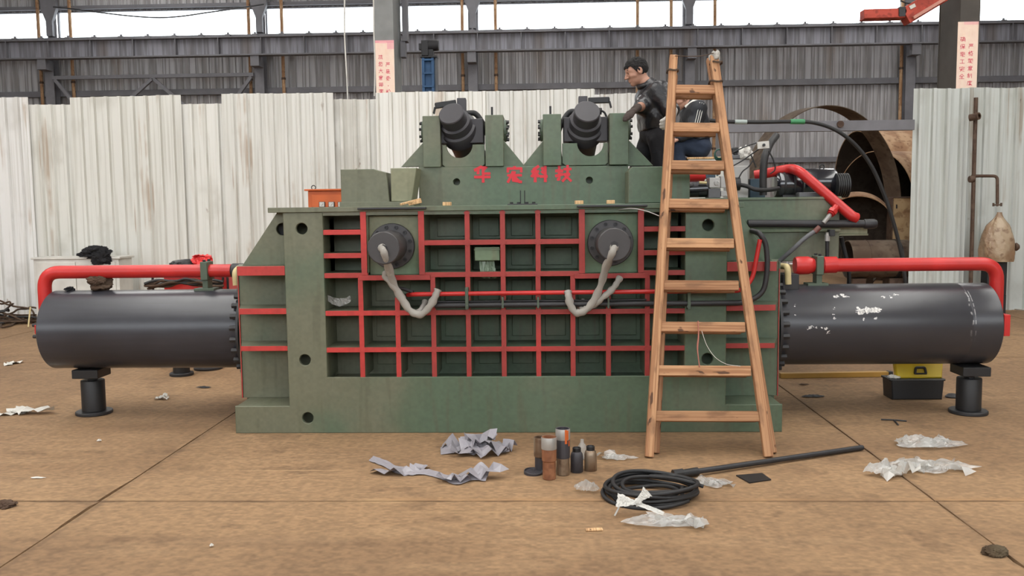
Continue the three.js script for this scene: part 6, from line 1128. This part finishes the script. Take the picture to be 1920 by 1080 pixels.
// hand: wrist, direction of the fingers, direction out of the back of the hand, which side the thumb is on
function handCaps(w, dir, backN, side, curl, grow = 0) {
  const d = dir.clone().normalize(), n = backN.clone().addScaledVector(d, -backN.dot(d)).normalize(), s = d.clone().cross(n).multiplyScalar(side), at3 = (a, b, c) => w.clone().addScaledVector(d, a).addScaledVector(s, b).addScaledVector(n, c), g = grow, caps = [];
  for (const b of [-0.027, -0.009, 0.009, 0.026]) caps.push([at3(0.005, b * 0.7, 0), at3(0.085, b, 0), 0.015 + g, 0.0125 + g]);
  [[-0.029, 0.062], [-0.01, 0.074], [0.01, 0.08], [0.029, 0.07]].forEach(([b, L], i) => {
    let p = at3(0.088, b, 0), a = curl * (0.5 + 0.08 * i);
    [0.46, 0.31, 0.25].forEach((part3, j) => {
      const q = p.clone().addScaledVector(d, Math.cos(a) * L * part3 * 1.05).addScaledVector(n, -Math.sin(a) * L * part3 * 1.05).addScaledVector(s, b * 0.06);
      caps.push([p, q, 0.0098 - j * 0.001 + g, 0.009 - j * 0.001 + g]); p = q; a += curl * 0.55;
    });
  });
  const t0 = at3(0.018, 0.026, -0.004), t1 = at3(0.05, 0.055, -0.016), t2 = at3(0.078, 0.06, -0.024), t3 = at3(0.1, 0.056, -0.032);
  caps.push([t0, t1, 0.017 + g, 0.0125 + g], [t1, t2, 0.0118 + g, 0.0105 + g], [t2, t3, 0.0105 + g, 0.009 + g]);
  return caps;
}
function person(label, base, j, look) {
  const o = thing('person', label, 'person', base), c = [], add = (a, b, ra, rb) => c.push([a, b, ra, rb]);
  const mid = (a, b, t) => a.clone().lerp(b, t);
  // bare body
  add(j.pelvis, j.waist, 0.1, 0.092); add(j.waist, j.chest, 0.092, 0.1); add(j.chest, j.neck, 0.085, 0.055); add(j.neck, j.headBase, 0.05, 0.048);
  for (const s of ['L', 'R']) {
    add(j.chest, j['sh' + s], 0.085, 0.056); add(j['sh' + s], j['el' + s], 0.05, 0.04); add(j['el' + s], j['wr' + s], 0.041, 0.028);
    add(j.pelvis, j['hip' + s], 0.09, 0.085); add(j['hip' + s], j['kn' + s], 0.082, 0.055); add(j['kn' + s], mid(j['kn' + s], j['an' + s], 0.35), 0.052, 0.054); add(mid(j['kn' + s], j['an' + s], 0.35), j['an' + s], 0.054, 0.036);
    add(j['an' + s], j['toe' + s], 0.038, 0.026);
  }
  const hp = headParts(j.head, look.fwd, look.up, j.neck), hands = look.hands.map(([w, d, n, s, curl]) => handCaps(w, d, n, s, curl));
  part(o, 'body', [mesh3(c, 0.03, 0.013), hp.head, ...hands.map((h) => mesh3(h, 0.008, 0.0036))], M.skin);
  part(o, 'hair', hp.hair, M.hair);
  hp.eyes.forEach((e) => part(o, 'eye', e, M.black)); hp.brows.forEach((e) => part(o, 'eyebrow', e, M.hair));
  look.hands.forEach(([w, d, n, s, curl, m, l]) => { if (m) part(o, 'glove', mesh3([...handCaps(w, d, n, s, curl, 0.004), [w.clone().addScaledVector(d.clone().normalize(), -0.015), w.clone().addScaledVector(d.clone().normalize(), 0.02), 0.032, 0.03]], 0.012, 0.0042), m, l); });
  // jacket
  const wrinkle = (d, p, k) => d + 0.009 * (vn(p.x * 15 + p.y * 7 + 50, p.y * 19 + p.z * 9 + 80, 997, 997) - 0.5) * k + 0.007 * Math.sin(p.y * 48 + 9 * vn(p.x * 8 + 20, p.z * 8 + 30, 997, 997)) * (k * 0.35);
  const jk = []; const aj = (a, b, ra, rb) => jk.push([a, b, ra, rb]);
  const dz = j.shL.clone().sub(j.shR).normalize();
  for (const t of [-0.07, 0, 0.07]) { aj(j.hem.clone().addScaledVector(dz, t), j.waist.clone().addScaledVector(dz, t * 1.1), 0.108, 0.11); aj(j.waist.clone().addScaledVector(dz, t * 1.1), j.chest.clone().addScaledVector(dz, t * 1.3), 0.11, 0.113); }
  aj(j.chest, j.neck, 0.1, 0.066); aj(j.neck, mid(j.neck, j.headBase, 0.3), 0.066, 0.066);
  for (const s of ['L', 'R']) { const e = look.sleeve[s]; aj(j.chest, j['sh' + s], 0.105, 0.075); aj(j['sh' + s], j['el' + s], 0.073, 0.06); aj(j['el' + s], mid(j['el' + s], j['wr' + s], e), 0.06, 0.052); }
  const ju = union(jk, 0.04), jb = bounds(jk), hn = j.chest.clone().sub(j.hem).normalize(), nn = mid(j.neck, j.headBase, 0.3), nd = j.headBase.clone().sub(j.neck).normalize();
  const jacket = part(o, 'jacket', field((p) => { let d = wrinkle(ju(p), p, 1); d = Math.max(d, -(p.clone().sub(j.hem).dot(hn) + 0.02)); d = Math.max(d, p.clone().sub(nn).dot(nd) - 0.028); return d; }, jb.min, jb.max, 0.0115), look.jacket);
  // trousers
  const tr = []; const at2 = (a, b, ra, rb) => tr.push([a, b, ra, rb]);
  at2(j.pelvis, j.hem.clone().lerp(j.waist, 0.3), 0.112, 0.1);
  for (const t of [-0.05, 0.05]) at2(j.pelvis.clone().addScaledVector(dz, t), j.hem.clone().addScaledVector(dz, t), 0.105, 0.1);
  for (const s of ['L', 'R']) { at2(j.pelvis, j['hip' + s], 0.1, 0.1); at2(j['hip' + s], j['kn' + s], 0.099, 0.074); at2(j['kn' + s], j['an' + s], 0.072, 0.062); }
  const tu = union(tr, 0.03), tb = bounds(tr), an = ['L', 'R'].map((s) => [j['an' + s].clone(), j['an' + s].clone().sub(j['kn' + s]).normalize()]);
  part(o, 'trousers', field((p) => { let d = wrinkle(tu(p), p, 1.2); for (const [a, n] of an) { const q = p.clone().sub(a); if (q.length() < 0.16) d = Math.max(d, q.dot(n) - 0.0); } return d; }, tb.min, tb.max, 0.0125), look.trousers);
  for (const s of ['L', 'R']) part(o, 'shoe', mesh3([[j['an' + s].clone().add(V(0, -0.03, 0)), j['toe' + s], 0.05, 0.036], [j['an' + s].clone().add(V(0, -0.045, 0)), j['toe' + s].clone().add(V(0, -0.004, 0)), 0.042, 0.034]], 0.02, 0.01), M.black);
  return { o, jacket, hp };
}
{ // man in the black leather jacket, reaching down to the upright
  const z = -7.1, P = (x, y, dz = 0) => at(x, y, z).add(V(0, 0, dz)), deck = 1.38;
  const j = {
    pelvis: P(1231, 250), hem: P(1228, 240), waist: P(1227, 222), chest: P(1225, 186), neck: P(1216, 163), headBase: P(1207, 152), head: P(1193, 135),
    shL: P(1231, 177, 0.17), elL: P(1249, 212, 0.24), wrL: P(1247, 221, 0.42), shR: P(1217, 177, -0.16), elR: P(1200, 203, 0.13), wrR: P(1178, 218, 0.5),
    hipL: P(1236, 256, 0.09), knL: P(1238, 330, 0.08), anL: P(1244, 400, 0.06), hipR: P(1226, 256, -0.09), knR: P(1199, 322, -0.1), anR: P(1208, 400, -0.12),
  };
  // keep the limbs at human length whatever the pixel says
  const fit = (a, b, L) => { const d = j[b].clone().sub(j[a]); j[b].copy(j[a]).addScaledVector(d, L / d.length()); };
  fit('elR', 'wrR', 0.285);
  for (const s of ['L', 'R']) { j['an' + s].y = deck + 0.085; j['toe' + s] = j['an' + s].clone().add(V(-0.17, -0.052, 0.01)); }
  const fwd = V(-1, -0.36, 0.16).normalize(), up = V(-0.34, 1, 0.0);
  const hR = j.wrR.clone().sub(j.elR).normalize(), hL = V(-0.3, -0.55, 0.5).normalize();
  const r = person('man in a black leather jacket and dark trousers bending over the press behind the ladder', [j.pelvis.x, deck, z], j,
    { fwd, up, hands: [[j.wrR, V(-0.55, -0.42, 0.72), V(-0.3, 1, 0.1), 1, 0.3, M.gloveDark, 'dark dirty work glove'], [j.wrL, hL, V(1, 0.2, 0.6), -1, 0.7, M.glove, 'pale cotton glove']], sleeve: { L: 0.15, R: 0.12 }, jacket: M.leather, trousers: M.trousers });
  part(r.jacket, 'collar', sweep(smooth([...Array(13)].map((_, k) => { const a = k / 12 * Math.PI * 2; return j.neck.clone().lerp(j.headBase, 0.35).add(V(Math.cos(a) * 0.068, 0.02 * Math.cos(a + 0.4), Math.sin(a) * 0.07)); }), 40), 0.014, 8, 1.7), M.leather);
  const k = P(1222, 242, 0.125); part(r.o, 'belt_clip', [new THREE.TorusGeometry(0.016, 0.004, 8, 16).translate(k.x, k.y, k.z), rod(k.clone().add(V(0.008, -0.01, 0.004)), k.clone().add(V(-0.012, -0.055, 0.004)), 0.005, 8), rod(k.clone().add(V(0.018, -0.01, 0.004)), k.clone().add(V(0.016, -0.045, 0.004)), 0.005, 8)], M.alu, 'metal key clip');
}
{ // man crouching behind the ladder, in a striped track jacket
  const z = -9.2, P = (x, y, dz = 0) => at(x, y, z).add(V(0, 0, dz)), deck = 1.684;
  const j = {
    pelvis: P(1311, 276), hem: P(1310, 260), waist: P(1307, 243), chest: P(1300, 215), neck: P(1294, 199), headBase: P(1287, 194), head: P(1277, 186),
    shL: P(1304, 207, 0.17), elL: P(1294, 247, 0.22), wrL: P(1268, 262, 0.2), shR: P(1298, 207, -0.16), elR: P(1282, 245, -0.18), wrR: P(1258, 258, -0.1),
    hipL: P(1310, 279, 0.09), knL: P(1263, 273, 0.12), anL: P(1285, 352, 0.11), hipR: P(1310, 279, -0.09), knR: P(1262, 270, -0.12), anR: P(1282, 352, -0.12),
  };
  for (const s of ['L', 'R']) { j['an' + s].y = deck + 0.085; j['toe' + s] = j['an' + s].clone().add(V(-0.17, -0.052, 0.01)); }
  const r = person('man crouching behind the ladder in a dark track jacket with white sleeve stripes', [j.pelvis.x, deck, z], j,
    { fwd: V(-1, -0.5, 0.25).normalize(), up: V(-0.45, 1, 0.05), hands: [[j.wrL, V(-0.8, -0.4, 0.2), V(0, 1, 0.2), 1, 0.6], [j.wrR, V(-0.8, -0.4, 0), V(0, 1, 0), -1, 0.6]], sleeve: { L: 0.9, R: 0.9 }, jacket: mat({ color: lin(0.012, 0.014, 0.019), roughness: 0.7, bumpMap: T.bump, bumpScale: 0.008 }), trousers: M.jeans });
  const dir = j.elL.clone().sub(j.shL).normalize(), out = V(0.25, 0.35, 1).normalize();
  for (const q of [-0.022, 0, 0.022]) { const s = dir.clone().cross(out).normalize(), l = []; for (let k = 0; k <= 8; k++) { const t = -0.12 + k / 8 * 1.1, rad = 0.073 - 0.013 * Math.max(0, t) + 0.004; l.push(j.shL.clone().lerp(j.elL, t).addScaledVector(s, q).addScaledVector(out, Math.sqrt(Math.max(0, rad * rad - q * q)) * (t < 0 ? 0.97 : 1))); } part(r.jacket, 'sleeve_stripe', sweep(smooth(l, 24), 0.0075, 6, 0.5), M.white, 'white sleeve stripe'); }
  part(r.jacket, 'hood', [lump(j.neck.clone().add(V(0.055, 0.02, 0.0)), 0.07, 0.055, 0.085, 28, 0.3), sweep(smooth([j.neck.clone().add(V(-0.055, -0.02, 0.065)), j.neck.clone().add(V(0.0, 0.02, 0.085)), j.neck.clone().add(V(0.06, 0.06, 0.05))], 12), 0.022, 8)], M.paper, 'pale grey hood lining');
  const s0 = j.pelvis.clone().add(V(0.02, -0.11, 0));
  const b = thing('seat_box', 'pale box the crouching man sits on behind the ladder', 'box', [s0.x, deck, z]);
  part(b, 'box', box(s0.x - 0.16, s0.x + 0.2, deck, s0.y - 0.02, z - 0.16, z + 0.16, 0.006), M.paper);
  part(b, 'lid', box(s0.x - 0.17, s0.x + 0.21, s0.y - 0.02, s0.y, z - 0.17, z + 0.17, 0.006), M.woodPale);
}

for (const c of [...scene.children]) c.traverse((o) => { if (o.isMesh) { o.castShadow = true; o.receiveShadow = true; } });
renderer.render(scene, camera);
